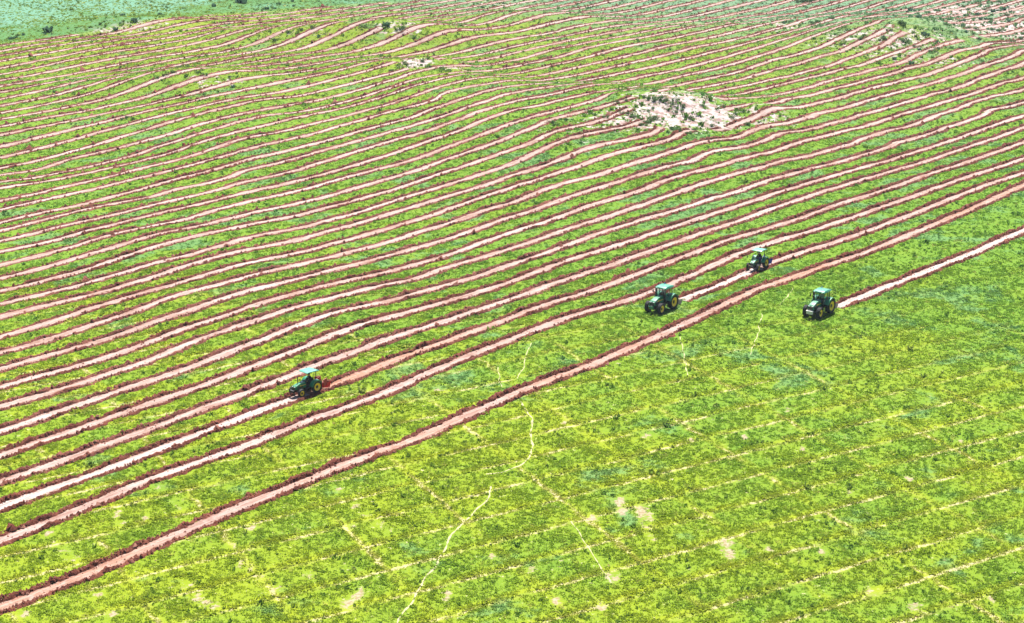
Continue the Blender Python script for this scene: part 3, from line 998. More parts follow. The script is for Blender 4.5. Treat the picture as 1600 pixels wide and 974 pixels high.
def grass_points(zones, gap=1.36, seedn=1, sand_keep=.22):
    outx, outy, outd = [], [], []
    for (y0, y1, dens) in zones:
        area = (y1 - y0) * 2 * (y1 * .2763 + 14)
        X, Y = random_ground(int(area * dens), y0, y1)
        outx.append(X)
        outy.append(Y)
    X, Y = np.concatenate(outx), np.concatenate(outy)
    d = furrow_distance(X, Y)
    lim_far, lim_near = gap, gap - .12
    far_in = np.interp(Y, [300, 430], [0, .33])
    lim_far, lim_near = lim_far - far_in, lim_near - far_in
    jit = RNG.normal(0, .10, len(X))
    k = (d > lim_far + jit) | (d < -lim_near + jit)
    k |= (hollow(X, Y) > .5) & (np.abs(d) > .45)
    k &= RNG.random(len(X)) > .95 * np.clip(bare_mask(X, Y) * 2 - .3, 0, 1)
    k &= RNG.random(len(X)) > (1 - sand_keep) * np.clip(sand_mask(X, Y) * 1.5 - .35 + .35 * clump(X, Y, 4, 77), 0, 1)
    return X[k], Y[k]


def near_trail(X, Y):
    cell = set(map(tuple, np.floor(TRAIL_PTS / .35).astype(int)))
    c = np.floor(np.stack([X, Y], -1) / .35).astype(int)
    return np.array([(a, b) in cell for a, b in c])


ROW_A, ROW_GAP = R(32.0), 5.65


def row_line(X, Y):
    """signed metres above the nearest line of an older cultivation"""
    v = -X * math.sin(ROW_A) + Y * math.cos(ROW_A)
    f = v / ROW_GAP - np.floor(v / ROW_GAP)
    return np.abs(np.where(f > .5, f - 1, f) * ROW_GAP)


def row_height(X, Y):
    v = -X * math.sin(ROW_A) + Y * math.cos(ROW_A)
    f = (v / ROW_GAP - np.floor(v / ROW_GAP)) * ROW_GAP
    return 1 + .5 * np.exp(-((f - .55) / .45) ** 2) * (Y < 290)


X, Y = grass_points([(128, 200, 11.0), (200, 270, 8.0), (270, 360, 4.2), (360, 470, 2.4), (470, 600, 1.3)])
thin = clump(X, Y, 2.2, 21) * .5 + clump(X, Y, .9, 22) * .5
k = RNG.random(len(X)) < np.clip(.80 + .3 * thin, .2, 1)
k &= ~near_trail(X, Y)
k &= (row_line(X, Y) > .16) | (RNG.random(len(X)) < .45) | (Y > 300)
X, Y = X[k], Y[k]
sc = RNG.lognormal(0, .25, len(X)) * np.clip(1 + .25 * clump(X, Y, 6, 23), .6, 1.5) * row_height(X, Y) * np.interp(Y, [130, 270, 600], [.9, 1.05, 1.5])
P = np.stack([X, Y, height(X, Y)], -1)
half = RNG.random(len(X)) < .5
scatter('grass', 'short yellow-green grass covering the field between the furrows', P[half], sc[half], tuft_mesh('grass_tuft', 12, .12, .22, .034, 5, 1.2), M['tuft'], 'grass')
scatter('grass', 'fine pale green grass growing over the pasture', P[~half], sc[~half], tuft_mesh('grass_tuft', 9, .09, .24, .045, 6, 1.5), M['tuft'], 'grass')

X, Y = grass_points([(128, 200, .9), (200, 270, .7), (270, 360, .55), (360, 470, .38), (470, 600, .35)], 1.6, sand_keep=.55)
cn = clump(X, Y, 5, 31) * .6 + clump(X, Y, 17, 32) * .6
k = ((cn > .25 + RNG.normal(0, .25, len(X))) | (sand_mask(X, Y) > .35)) & ~near_trail(X, Y)
X, Y = X[k], Y[k]
sc = RNG.lognormal(0, .35, len(X)) * np.interp(Y, [130, 270, 600], [.62, .8, 1.25]) * (1 + .7 * sand_mask(X, Y))
scatter('weeds', 'darker broad-leaved weeds in clumps among the grass', np.stack([X, Y, height(X, Y)], -1), sc, tuft_mesh('weed_clump', 14, .26, .20, .055, 8, .7), M['weed'], 'weeds')

# rough scrub beyond the field edge and over the sandy ground far off
Y = RNG.uniform(395, 620, 60000)
X = RNG.uniform(-190, 190, 60000)
be = beyond_edge(X, Y)
sd = sand_mask(X, Y)
cn = clump(X, Y, 13, 41) * .6 + clump(X, Y, 5, 42) * .5
k = (np.abs(X) < Y * .29 + 14) & (((be > 0) & (be < 45) & (cn > .55 + be * .012)) | ((sd > .3) & (cn > .62)))
k &= np.abs(furrow_distance(X, Y)) > 1.9
k &= RNG.random(len(X)) < .55
X, Y = X[k], Y[k]
scatter('scrub', 'low grey-green scrub dotted over the far meadow and sandy rises', np.stack([X, Y, height(X, Y)], -1), RNG.lognormal(0, .4, len(X)) * 1.0,
        tuft_mesh('scrub_clump', 26, .55, .45, .10, 9, .7), M['scrub_far'], 'scrub')


# ---------------------------------------------------------------- modelling helpers for machines
def b_box(bm, c, s, bevel=0.0, rot=None):
    r = bmesh.ops.create_cube(bm, size=1.0)
    vs_ = r['verts']
    for v in vs_:
        v.co = Vector((v.co.x * s[0], v.co.y * s[1], v.co.z * s[2]))
        if rot is not None:
            v.co = rot @ v.co
        v.co += Vector(c)
    if bevel > 0:
        es = list({e for v in vs_ for e in v.link_edges})
        bmesh.ops.bevel(bm, geom=es, offset=bevel, segments=2, affect='EDGES', profile=.6)


def b_tube(bm, pts, r, n=8, cap=True):
    """round tube through points; r one radius or one for each point"""
    pts = [Vector(p) for p in pts]
    rs = r if isinstance(r, (list, tuple)) else [r] * len(pts)
    rings = []
    for i, p in enumerate(pts):
        d = (pts[min(i + 1, len(pts) - 1)] - pts[max(i - 1, 0)]).normalized()
        a = d.orthogonal().normalized() if i == 0 else None
        if i == 0:
            ref = a
        a = (ref - d * ref.dot(d)).normalized()
        ref = a
        b = d.cross(a)
        rings.append([bm.verts.new(p + (a * math.cos(j * 2 * math.pi / n) + b * math.sin(j * 2 * math.pi / n)) * rs[i]) for j in range(n)])
    for i in range(len(rings) - 1):
        for j in range(n):
            bm.faces.new((rings[i][j], rings[i][(j + 1) % n], rings[i + 1][(j + 1) % n], rings[i + 1][j]))
    if cap:
        bm.faces.new(rings[0][::-1])
        bm.faces.new(rings[-1])


def b_lathe(bm, prof, n=28, c=(0, 0, 0), closed=True):
    """revolve (radius, y) points around the Y axis"""
    rings = []
    for (r, y) in prof:
        rings.append([bm.verts.new((c[0] + r * math.cos(j * 2 * math.pi / n), c[1] + y, c[2] + r * math.sin(j * 2 * math.pi / n))) for j in range(n)])
    m_ = len(rings)
    for i in range(m_ if closed else m_ - 1):
        a, b = rings[i], rings[(i + 1) % m_]
        for j in range(n):
            bm.faces.new((a[j], a[(j + 1) % n], b[(j + 1) % n], b[j]))
    if not closed:
        bm.faces.new(rings[0][::-1])
        bm.faces.new(rings[-1])


def b_prism(bm, poly, y0, y1, top_in=0.0, ztop=None, zbot=None):
    """side outline (x, z) extruded from y0 to y1; the sides lean in by top_in at the top"""
    zs = [p[1] for p in poly]
    z0, z1 = (min(zs) if zbot is None else zbot), (max(zs) if ztop is None else ztop)
    va, vb = [], []
    for (x, z) in poly:
        f = max(0, min(1, (z - z0) / max(1e-6, z1 - z0))) * top_in
        va.append(bm.verts.new((x, y0 + f, z)))
        vb.append(bm.verts.new((x, y1 - f, z)))
    n = len(poly)
    bm.faces.new(va)
    bm.faces.new(vb[::-1])
    for i in range(n):
        bm.faces.new((va[(i + 1) % n], va[i], vb[i], vb[(i + 1) % n]))


def finish(name, bm, mat, parent, smooth=False, bevel=0.0):
    if bevel > 0:
        bmesh.ops.bevel(bm, geom=list(bm.edges), offset=bevel, segments=2, affect='EDGES', profile=.6, clamp_overlap=True)
    bmesh.ops.recalc_face_normals(bm, faces=list(bm.faces))
    me = bpy.data.meshes.new(name)
    bm.to_mesh(me)
    bm.free()
    if smooth:
        for p in me.polygons:
            p.use_smooth = True
        try:
            me.set_sharp_from_angle(angle=R(38))
        except Exception:
            pass
    return link(name, me, M[mat], parent)


def part(name, mat, parent, fn, smooth=False, bevel=0.0):
    bm = bmesh.new()
    fn(bm)
    return finish(name, bm, mat, parent, smooth, bevel)


def wheel(parent, x, y, rad, width, side, steer=0.0, lugs=22):
    """tyre with chevron lugs, dished yellow rim, dark hub"""
    w = empty('wheel', (x, y, rad), steer, parent)
    rim = rad * .60

    def tyre(bm):
        hw = width / 2
        b_lathe(bm, [(rim, -hw * .78), (rad * .80, -hw), (rad * .93, -hw * .96), (rad * .965, -hw * .7), (rad * .97, 0), (rad * .965, hw * .7), (rad * .93, hw * .96), (rad * .80, hw), (rim, hw * .78)], 36)
        for i in range(lugs):
            for sd in (-1, 1):
                a = (i + (0 if sd > 0 else .5)) * 2 * math.pi / lugs
                q = []
                for (yy, da) in ((.04, .0), (.98, -.20)):
                    for dd in (0, .095):
                        for rr_ in (.955, 1.0 if yy < .5 else .975):
                            an = a + da + dd
                            q.append(bm.verts.new((rad * rr_ * math.cos(an), sd * hw * yy, rad * rr_ * math.sin(an))))
                for f in ((0, 1, 3, 2), (4, 6, 7, 5), (0, 4, 5, 1), (2, 3, 7, 6), (1, 5, 7, 3), (0, 2, 6, 4)):
                    bm.faces.new([q[k] for k in f])
    part('tyre', 'tyre', w, tyre)

    def rimf(bm):
        hw = width / 2 * side
        b_lathe(bm, [(rim * 1.03, hw * .80), (rim * .95, hw * .84), (rim * .88, hw * .60), (rim * .55, hw * .34), (rim * .42, hw * .40), (rim * .42, hw * .2), (rim * .85, hw * .1), (rim * 1.0, -hw * .7)], 28)
    part('rim', 'yellow', w, rimf, True)

    def hub(bm):
        hw = width / 2 * side
        b_lathe(bm, [(.005, hw * .62), (rim * .22, hw * .62), (rim * .27, hw * .5), (rim * .42, hw * .38), (rim * .42, hw * .15), (.005, hw * .1)], 16, closed=False)
        for i in range(8):
            a = i * math.pi / 4
            b_box(bm, (rim * .34 * math.cos(a), hw * .46, rim * .34 * math.sin(a)), (.05, .06, .05))
    part('hub', 'black', w, hub)
    return w


def fender(parent, mat, x, y0, y1, rad, zc, a0, a1, thick=.05, lip=.16):
    def f(bm):
        n = 14
        prof = []
        for i in range(n + 1):
            a = R(a0 + (a1 - a0) * i / n)
            prof.append((math.cos(a), math.sin(a)))
        rows = []
        for (c, s) in prof:
            rows.append([bm.verts.new((x + c * rr_, yy, zc + s * rr_)) for (rr_, yy) in ((rad, y0), (rad, y1), (rad - lip, y1), (rad - lip, y1 - .03 * (1 if y1 > y0 else -1)), (rad - thick, y1 - .03 * (1 if y1 > y0 else -1)), (rad - thick, y0))])
        m_ = len(rows[0])
        for i in range(n):
            for j in range(m_):
                bm.faces.new((rows[i][j], rows[i + 1][j], rows[i + 1][(j + 1) % m_], rows[i][(j + 1) % m_]))
        bm.faces.new(rows[0])
        bm.faces.new(rows[-1][::-1])
    return part('fender', mat, parent, f, True)


def plough(parent, mat, x, z, wide=1.9, bottoms=2):
    """mounted ridging plough: headstock, beam, two-winged shares, disc"""
    pl = part('plough', mat, parent, lambda bm: (b_box(bm, (x - .55, 0, z + .28), (.12, wide * .72, .12), .012),
                                                b_box(bm, (x - .15, .36, z + .18), (.75, .07, .09)), b_box(bm, (x - .15, -.36, z + .18), (.75, .07, .09)),
                                                b_tube(bm, [(x - .5, .3, z + .3), (x - .45, 0, z + .95), (x - .5, -.3, z + .3)], .04, 6),
                                                b_tube(bm, [(x + .1, 0, z + .75), (x - .45, 0, z + .93)], .035, 6)))
    for sd in (-1, 1):
        def wing(bm, sd=sd):
            # curved mouldboard
            rows = []
            for i in range(6):
                u = i / 5
                rows.append([bm.verts.new((x - .45 - u * .75 - v * .12 * u, sd * (.06 + u * wide * .40 + v * .10), .04 + v * (.42 + .30 * u) + u * .05)) for v in (0, .35, .7, 1)])
            for i in range(5):
                for j in range(3):
                    bm.faces.new((rows[i][j], rows[i + 1][j], rows[i + 1][j + 1], rows[i][j + 1]))
            bmesh.ops.solidify(bm, geom=list(bm.faces), thickness=.025)
        part('mouldboard', mat, pl, wing, True)
        part('shank', 'black', pl, lambda bm, sd=sd: b_tube(bm, [(x - .55, sd * wide * .30, z + .28), (x - .62, sd * wide * .30, z), (x - .50, sd * wide * .26, .12)], .04, 6), True)
    part('share', 'steel', pl, lambda bm: b_prism(bm, [(x - .30, .02), (x - .62, .30), (x - .70, .28), (x - .62, .02)], -.20, .20, .12))
    for sd in (-1, 1):
        part('lift_arm', 'black', parent, lambda bm, sd=sd: b_tube(bm, [(x + .55, sd * .34, z), (x + .1, sd * .36, z + .15)], .04, 6), True)
    part('top_link', 'black', parent, lambda bm: b_tube(bm, [(x + .6, 0, z + .5), (x + .1, 0, z + .75)], .035, 6), True)
    return pl


def big_tractor(label, loc, rz, plate, scale=1.0):
    """four-wheel-drive cab tractor; x forward, origin on the ground between the axles"""
    t = empty('tractor', loc, rz)
    t.scale = (scale,) * 3
    tag(t, label, 'tractor', 'tractors at work in the field')
    RX, FX = -1.42, 1.42
    rw, fw = .98, .72
    for sd in (1, -1):
        wheel(t, RX, sd * .98, rw, .54, sd, 0, 22)
        wheel(t, FX, sd * .95, fw, .46, sd, R(4), 18)
    part('chassis', 'black', t, lambda bm: (b_box(bm, (.1, 0, .82), (3.1, .46, .52), .05), b_box(bm, (RX, 0, rw), (.5, 1.5, .36), .05), b_box(bm, (FX, 0, fw + .02), (.26, 1.5, .22), .04),
                                            b_box(bm, (1.55, 0, .78), (.9, .40, .42), .04), b_box(bm, (.25, 0, 1.18), (1.9, .62, .4), .03)))
    hood_poly = [(-.02, 1.22), (-.02, 2.00), (.55, 1.99), (1.25, 1.90), (1.85, 1.76), (2.06, 1.62), (2.14, 1.30), (2.10, 1.14), (1.2, 1.12)]
    hd = part('hood', 'green', t, lambda bm: b_prism(bm, hood_poly, -.44, .44, .12, 2.0, 1.45), True, .03)
    part('grille', 'black', hd, lambda bm: b_box(bm, (2.10, 0, 1.36), (.09, .60, .34), .02))
    for sd in (-1, 1):
        part('headlight', 'lamp', hd, lambda bm, sd=sd: b_box(bm, (2.105, sd * .25, 1.585), (.08, .22, .08), .015))
        part('side_vent', 'black', hd, lambda bm, sd=sd: b_box(bm, (1.45, sd * .445, 1.40), (.95, .02, .34), .005))
        part('hood_stripe', 'yellow', hd, lambda bm, sd=sd: b_box(bm, (.75, sd * .452, 1.60), (1.25, .012, .055)))
    part('front_weight', plate, t, lambda bm: (b_box(bm, (2.30, 0, 1.02), (.34, .92, .10), .02), *[b_box(bm, (2.30, -.36 + i * .12, .80), (.30, .10, .34), .02) for i in range(7)]) if plate == 'white' else
         (b_box(bm, (2.22, 0, .92), (.30, .60, .34), .04), b_box(bm, (2.34, 0, 1.06), (.16, .70, .08), .015)))
    # cab
    fx, rx, zb, zt = .02, -1.75, 1.32, 2.86
    cf = part('cab_frame', 'black', t, lambda bm: (
        b_box(bm, ((fx + rx) / 2, 0, 1.24), (1.66, 1.5, .22), .02), b_box(bm, (rx + .18, 0, 1.70), (.12, 1.36, .5), .02),
        *[b_tube(bm, [(fx - .02, sd * .62, zb), (fx - .14, sd * .70, zt)], .05, 6) for sd in (-1, 1)],
        *[b_tube(bm, [(-.92, sd * .76, zb), (-.90, sd * .74, zt)], .05, 6) for sd in (-1, 1)],
        *[b_tube(bm, [(rx + .08, sd * .70, zb + .3), (rx + .16, sd * .68, zt)], .05, 6) for sd in (-1, 1)],
        b_tube(bm, [(fx - .14, -.70, zt), (fx - .14, .70, zt)], .045, 6), b_tube(bm, [(rx + .16, -.68, zt), (rx + .16, .68, zt)], .045, 6),
        *[b_tube(bm, [(fx - .14, sd * .71, zt), (rx + .16, sd * .69, zt)], .045, 6) for sd in (-1, 1)],
        b_tube(bm, [(fx, -.62, 1.98), (fx, .62, 1.98)], .035, 6)))

    def pane(pts):
        def f(bm):
            vs_ = [bm.verts.new(p) for p in pts]
            fc = bm.faces.new(vs_)
            bmesh.ops.solidify(bm, geom=[fc], thickness=.012)
        return f
    part('windscreen', 'glass', cf, pane([(fx - .01, -.60, 1.40), (fx - .01, .60, 1.40), (fx - .13, .67, zt - .04), (fx - .13, -.67, zt - .04)]))
    part('rear_window', 'glass', cf, pane([(rx + .09, .67, 1.75), (rx + .09, -.67, 1.75), (rx + .17, -.65, zt - .04), (rx + .17, .65, zt - .04)]))
    for sd in (-1, 1):
        d_ = part('door', 'glass', cf, pane([(fx - .05, sd * .65, 1.36), (-.88, sd * .765, 1.36), (-.86, sd * .745, zt - .05), (fx - .17, sd * .705, zt - .05)]))
        part('side_window', 'glass', cf, pane([(-.96, sd * .765, 1.62), (rx + .12, sd * .71, 1.72), (rx + .19, sd * .69, zt - .05), (-.94, sd * .745, zt - .05)]))
    rf = part('cab_roof', 'roof', t, lambda bm: b_prism(bm, [(.16, 2.88), (.20, 2.95), (.12, 3.06), (-.3, 3.13), (-1.3, 3.12), (-1.78, 3.04), (-1.84, 2.93), (-1.78, 2.87)], -.86, .86, .14), True, .025)
    part('beacon', 'beacon', rf, lambda bm: b_tube(bm, [(-1.55, -.40, 3.08), (-1.55, -.40, 3.21)], .055, 8))
    for sd in (-1, 1):
        part('roof_lamp', 'lamp', rf, lambda bm, sd=sd: b_box(bm, (.19, sd * .55, 2.96), (.05, .20, .09), .01))
        fender(t, 'green', RX, sd * .62, sd * 1.22, rw + .10, rw, 18, 150)
        part('mirror', 'black', t, lambda bm, sd=sd: (b_tube(bm, [(-.05, sd * .72, 2.60), (.06, sd * 1.08, 2.58)], .02, 6), b_box(bm, (.06, sd * 1.12, 2.42), (.05, .17, .36), .015)))
        part('step', 'black', t, lambda bm, sd=sd: (*[b_box(bm, (-.42, sd * (.80 + .05 * i), 1.06 - i * .27), (.48, .26, .04), .005) for i in range(3)], *[b_box(bm, (-.42 + dx, sd * .92, .80), (.03, .05, .62)) for dx in (-.24, .24)]))
    part('fuel_tank', 'black', t, lambda bm: b_box(bm, (.42, .58, .92), (.9, .42, .48), .08), True)
    part('battery_box', 'black', t, lambda bm: b_box(bm, (.42, -.58, .92), (.9, .42, .48), .08), True)
    part('exhaust', 'black', t, lambda bm: b_tube(bm, [(.06, -.62, 1.55), (.06, -.70, 1.80), (.06, -.72, 2.72), (.04, -.74, 2.90), (-.06, -.78, 3.02)], [.05, .085, .085, .06, .055], 10), True)
    part('air_intake', 'black', t, lambda bm: (b_tube(bm, [(.42, -.52, 1.75), (.42, -.52, 2.35)], .06, 8), b_tube(bm, [(.42, -.52, 2.35), (.42, -.52, 2.52)], .10, 8)), True)
    part('seat', 'seat', t, lambda bm: (b_box(bm, (-1.02, 0, 1.70), (.50, .52, .14), .04), b_box(bm, (-1.27, 0, 2.02), (.14, .50, .62), .05), b_box(bm, (-1.0, 0, 1.5), (.3, .3, .28), .02)), True)
    part('steering_wheel', 'black', t, lambda bm: steering(bm, (-.50, 0, 1.98), .21))
    plough(t, 'steel', -2.45, .60, 2.0)
    return t


def steering(bm, c, r):
    M_ = Matrix.Rotation(R(-28), 3, 'Y')
    pts = [Vector(c) + M_ @ Vector((r * math.cos(a), r * math.sin(a), 0)) for a in [i * 2 * math.pi / 16 for i in range(17)]]
    b_tube(bm, pts, .018, 6)
    b_tube(bm, [pts[4], pts[12]], .012, 5)
    b_tube(bm, [Vector(c), Vector(c) + Vector((.28, 0, -.42))], .03, 6)


def small_tractor(label, loc, rz, implement, scale=1.0, steer=0.0):
    """open-station utility tractor with roll bar and flat canopy"""
    t = empty('tractor', loc, rz)
    t.scale = (scale,) * 3
    tag(t, label, 'tractor', 'tractors at work in the field')
    RX, FX = -1.05, 1.05
    rw, fw = .70, .47
    for sd in (1, -1):
        wheel(t, RX, sd * .78, rw, .40, sd, 0, 20)
        wheel(t, FX, sd * .74, fw, .28, sd, steer, 16)
    part('chassis', 'black', t, lambda bm: (b_box(bm, (.1, 0, .62), (2.3, .36, .38), .04), b_box(bm, (RX, 0, rw), (.4, 1.2, .28), .04), b_box(bm, (FX, 0, fw), (.18, 1.2, .16), .03),
                                            b_box(bm, (1.35, 0, .66), (.55, .30, .26), .03), b_box(bm, (-.35, 0, .66), (.95, 1.0, .06), .01)))
    hood_poly = [(.02, .82), (.02, 1.40), (.50, 1.38), (1.00, 1.31), (1.40, 1.20), (1.52, 1.08), (1.56, .84), (1.0, .80)]
    hd = part('hood', 'green', t, lambda bm: b_prism(bm, hood_poly, -.31, .31, .08, 1.4, 1.0), True, .025)
    part('grille', 'black', hd, lambda bm: b_box(bm, (1.53, 0, .96), (.07, .44, .22), .015))
    for sd in (-1, 1):
        part('headlight', 'lamp', hd, lambda bm, sd=sd: b_box(bm, (1.52, sd * .17, 1.13), (.06, .13, .06), .012))
        part('side_vent', 'black', hd, lambda bm, sd=sd: b_box(bm, (.85, sd * .312, .98), (.8, .015, .22), .004))
        part('hood_stripe', 'yellow', hd, lambda bm, sd=sd: b_box(bm, (.5, sd * .318, 1.13), (.8, .01, .04)))
        fender(t, 'green', RX, sd * .48, sd * .97, rw + .08, rw, 12, 150, .04, .12)
    part('dashboard', 'black', t, lambda bm: b_prism(bm, [(.04, .82), (.04, 1.46), (-.14, 1.50), (-.22, 1.38), (-.12, .82)], -.27, .27, .03), False, .015)
    part('front_weight', 'black', t, lambda bm: (*[b_box(bm, (1.72, -.27 + i * .09, .66), (.20, .075, .28), .015) for i in range(7)], b_box(bm, (1.6, 0, .70), (.2, .3, .08))))
    part('exhaust', 'black', t, lambda bm: b_tube(bm, [(.72, -.20, 1.30), (.72, -.22, 1.45), (.72, -.22, 1.98), (.70, -.22, 2.08)], [.03, .065, .065, .035], 10), True)
    part('air_intake', 'black', t, lambda bm: b_tube(bm, [(.40, -.20, 1.36), (.40, -.21, 1.62), (.40, -.21, 1.63), (.40, -.21, 1.74)], [.035, .035, .07, .07], 8), True)
    part('steering_wheel', 'black', t, lambda bm: steering(bm, (-.32, 0, 1.50), .19))
    part('seat', 'seat', t, lambda bm: (b_box(bm, (-.88, 0, 1.14), (.44, .46, .12), .035), b_box(bm, (-1.09, 0, 1.36), (.11, .44, .40), .04), b_box(bm, (-.88, 0, .94), (.3, .3, .30), .02)), True)
    part('roll_bar', 'black', t, lambda bm: (*[b_tube(bm, [(-1.22, sd * .46, .80), (-1.24, sd * .48, 1.60), (-1.26, sd * .48, 2.32)], .042, 6) for sd in (-1, 1)], b_tube(bm, [(-1.26, -.48, 2.30), (-1.26, .48, 2.30)], .04, 6),
                                             *[b_tube(bm, [(-1.26, sd * .48, 2.20), (-.70, sd * .46, 2.40)], .022, 6) for sd in (-1, 1)]))
    part('canopy', 'canopy', t, lambda bm: b_prism(bm, [(.12, 2.40), (.14, 2.46), (-.10, 2.53), (-1.25, 2.49), (-1.56, 2.42), (-1.56, 2.36), (-1.2, 2.41), (-.1, 2.45)], -.74, .74, .05), True, .012)
    for sd in (-1, 1):
        part('step', 'black', t, lambda bm, sd=sd: (b_box(bm, (-.12, sd * .56, .42), (.30, .20, .03)), b_box(bm, (-.24, sd * .52, .54), (.03, .04, .26)), b_box(bm, (0, sd * .52, .54), (.03, .04, .26))))
        part('rear_lamp', 'amber', t, lambda bm, sd=sd: b_box(bm, (-1.62, sd * .86, 1.20), (.05, .14, .08), .01))
    pl = plough(t, implement, -1.78, .42, 1.7)
    if implement == 'red':
        for sd in (-1, 1):
            part('side_plate', 'red', pl, lambda bm, sd=sd: b_box(bm, (-2.45, sd * .62, .80), (.75, .06, .78), .01, Matrix.Rotation(R(sd * 18), 3, 'Z')))
    return t


def place(px, py, head_deg):
    g = ground_pt(px, py)[0]
    return (float(g[0]), float(g[1]), float(g[2])), R(180 + head_deg)


LOC_A, RZ_A = place(476, 615.5, 47)
LOC_C, RZ_C = place(1182, 420.5, 57)
LOC_B, RZ_B = place(1032, 485, 54)
LOC_D, RZ_D = place(1278, 491.5, 54)
LOC_A = (LOC_A[0], LOC_A[1], LOC_A[2] + .05)
LOC_C = (LOC_C[0], LOC_C[1], LOC_C[2] + .05)
TA = small_tractor('small green open tractor with pale canopy and red plough at the lower left', LOC_A, RZ_A, 'red', 1.10, R(4))
TC = small_tractor('small green canopy tractor driven by a person in blue trousers, farthest away', LOC_C, RZ_C, 'blue', 1.10, R(10))
TB = big_tractor('large green cab tractor with a green front plate, ahead of the small blue-ploughed one', LOC_B, RZ_B, 'green', 1.06)
TD = big_tractor('large green cab tractor with white front weights, alone beside the nearest fresh furrow', LOC_D, RZ_D, 'white', 1.06)


# ---------------------------------------------------------------- drivers
def person(label, tractor, seat, wheel_c, wheel_r, floor_z, shirt, trousers, head_gear, lean=.12, scale=1.0):
    """seated driver; coordinates in the tractor's frame (x forward), hands on the steering wheel"""
    sx, sy, sz = seat
    hip = Vector((sx, 0, sz + .12))
    chest = Vector((sx + lean * .6, 0, sz + .50))
    neck = Vector((sx + lean, 0, sz + .68))
    V, E_, Rd, tagv = [], [], [], []

    def add(p, r, parent_, tg):
        V.append(Vector(p))
        Rd.append(r)
        tagv.append(tg)
        if parent_ is not None:
            E_.append((parent_, len(V) - 1))
        return len(V) - 1
    ih = add(hip, (.155, .13), None, 't')
    ib = add(hip.lerp(chest, .5), (.145, .11), ih, 's')
    ic = add(chest, (.165, .12), ib, 's')
    inn = add(neck, (.065, .065), ic, 'k')
    skull = neck + Vector((.035, 0, .10))
    i1 = add(skull, (.082, .092), inn, 'k')
    add(skull + Vector((.0, 0, .12)), (.075, .088), i1, 'k')
    hands = []
    for sd in (-1, 1):
        sh = add(chest + Vector((.01, sd * .19, .08)), (.066, .066), ic, 's')
        grip = Vector(wheel_c) + Vector((-.06, sd * wheel_r * .92, .02))
        elbow = (V[sh] + grip) / 2 + Vector((-.02, sd * .09, -.11))
        el = add(elbow, (.05, .05), sh, 's')
        wr = add(grip + (elbow - grip).normalized() * .07, (.032, .032), el, 'k')
        pm = add(grip, (.038, .024), wr, 'k')
        hands.append((grip, (grip - elbow).normalized(), sd))
        hp_ = add(hip + Vector((.03, sd * .10, -.03)), (.10, .095), ih, 't')
        knee = Vector((sx + .47, sd * .17, sz + .13))
        kn = add(knee, (.068, .068), hp_, 't')
        ank = Vector((sx + .55, sd * .16, floor_z + .10))
        an = add(ank, (.042, .042), kn, 't')
        add(ank + Vector((.15, 0, -.055)), (.045, .035), an, 'f')
    me = bpy.data.meshes.new('person')
    me.from_pydata([tuple(v) for v in V], E_, [])
    o = bpy.data.objects.new('person', me)
    COL.objects.link(o)
    md = o.modifiers.new('skin', 'SKIN')
    md.use_smooth_shade = True
    for i, r in enumerate(Rd):
        me.skin_vertices[0].data[i].radius = r
        me.skin_vertices[0].data[i].use_root = (i == 0)
    sb = o.modifiers.new('sub', 'SUBSURF')
    sb.levels = sb.render_levels = 2
    bpy.context.view_layer.update()
    ev = o.evaluated_get(bpy.context.evaluated_depsgraph_get())
    bm = bmesh.new()
    bm.from_mesh(ev.to_mesh())
    mats = {'k': 0, 's': 1, 't': 2, 'f': 3}
    kv = [(v, tagv[i]) for i, v in enumerate(V)]
    for (a, b) in E_:
        kv.append((V[a].lerp(V[b], .5), tagv[b] if tagv[b] != 'k' or tagv[a] == 'k' else tagv[a]))
    for f in bm.faces:
        c = f.calc_center_median()
        f.material_index = mats[min(kv, key=lambda q: (q[0] - c).length)[1]]
        f.smooth = True
    # fingers closed round the wheel rim, thumb from the side of the palm
    for (g, d, sd) in hands:
        up = Vector((0, 0, 1))
        lat = d.cross(up).normalized()
        for j in range(5):
            n0 = len(bm.faces)
            if j < 4:
                base = g + lat * ((j - 1.5) * .019) + d * .03
                ln = (.030, .034, .032, .025)[j]
                pts = [base, base + d * ln * .8 - up * .004, base + d * ln * 1.3 - up * .022, base + d * ln * .8 - up * .045]
            else:
                base = g - lat * sd * .036 - d * .005
                pts = [base, base - lat * sd * .018 + d * .022, base - lat * sd * .012 + d * .045 - up * .012]
            b_tube(bm, pts, [.0095] * (len(pts) - 1) + [.007], 6)
            bm.faces.ensure_lookup_table()
            for f in list(bm.faces)[n0:]:
                f.material_index = 0
                f.smooth = True
    # nose and ears
    fc = skull + Vector((.075, 0, .045))
    n0 = len(bm.faces)
    b_tube(bm, [fc + Vector((-.01, 0, .03)), fc + Vector((.022, 0, -.012)), fc + Vector((-.005, 0, -.02))], [.008, .014, .010], 6)
    for sd in (-1, 1):
        b_box(bm, skull + Vector((.0, sd * .083, .05)), (.035, .018, .06), .006)
    bm.faces.ensure_lookup_table()
    for f in list(bm.faces)[n0:]:
        f.material_index = 0
    new = bpy.data.meshes.new('person')
    bm.to_mesh(new)
    bm.free()
    ev.to_mesh_clear()
    o.modifiers.clear()
    o.data = new
    for mname in ('skin', shirt, trousers, 'shoe'):
        new.materials.append(M[mname])
    mw = Matrix.Translation(tractor.location) @ Matrix.Rotation(tractor.rotation_euler.z, 4, 'Z') @ Matrix.Scale(tractor.scale[0], 4)
    o.matrix_world = mw
    tag(o, label, 'person', 'tractor drivers')
    hc = skull + Vector((-.012, 0, .075))

    for sd in (-1, 1):
        part('eye', 'hair', o, lambda bm, sd=sd: bmesh.ops.create_icosphere(bm, subdivisions=1, radius=.012, matrix=Matrix.Translation(skull + Vector((.078, sd * .032, .065)))))
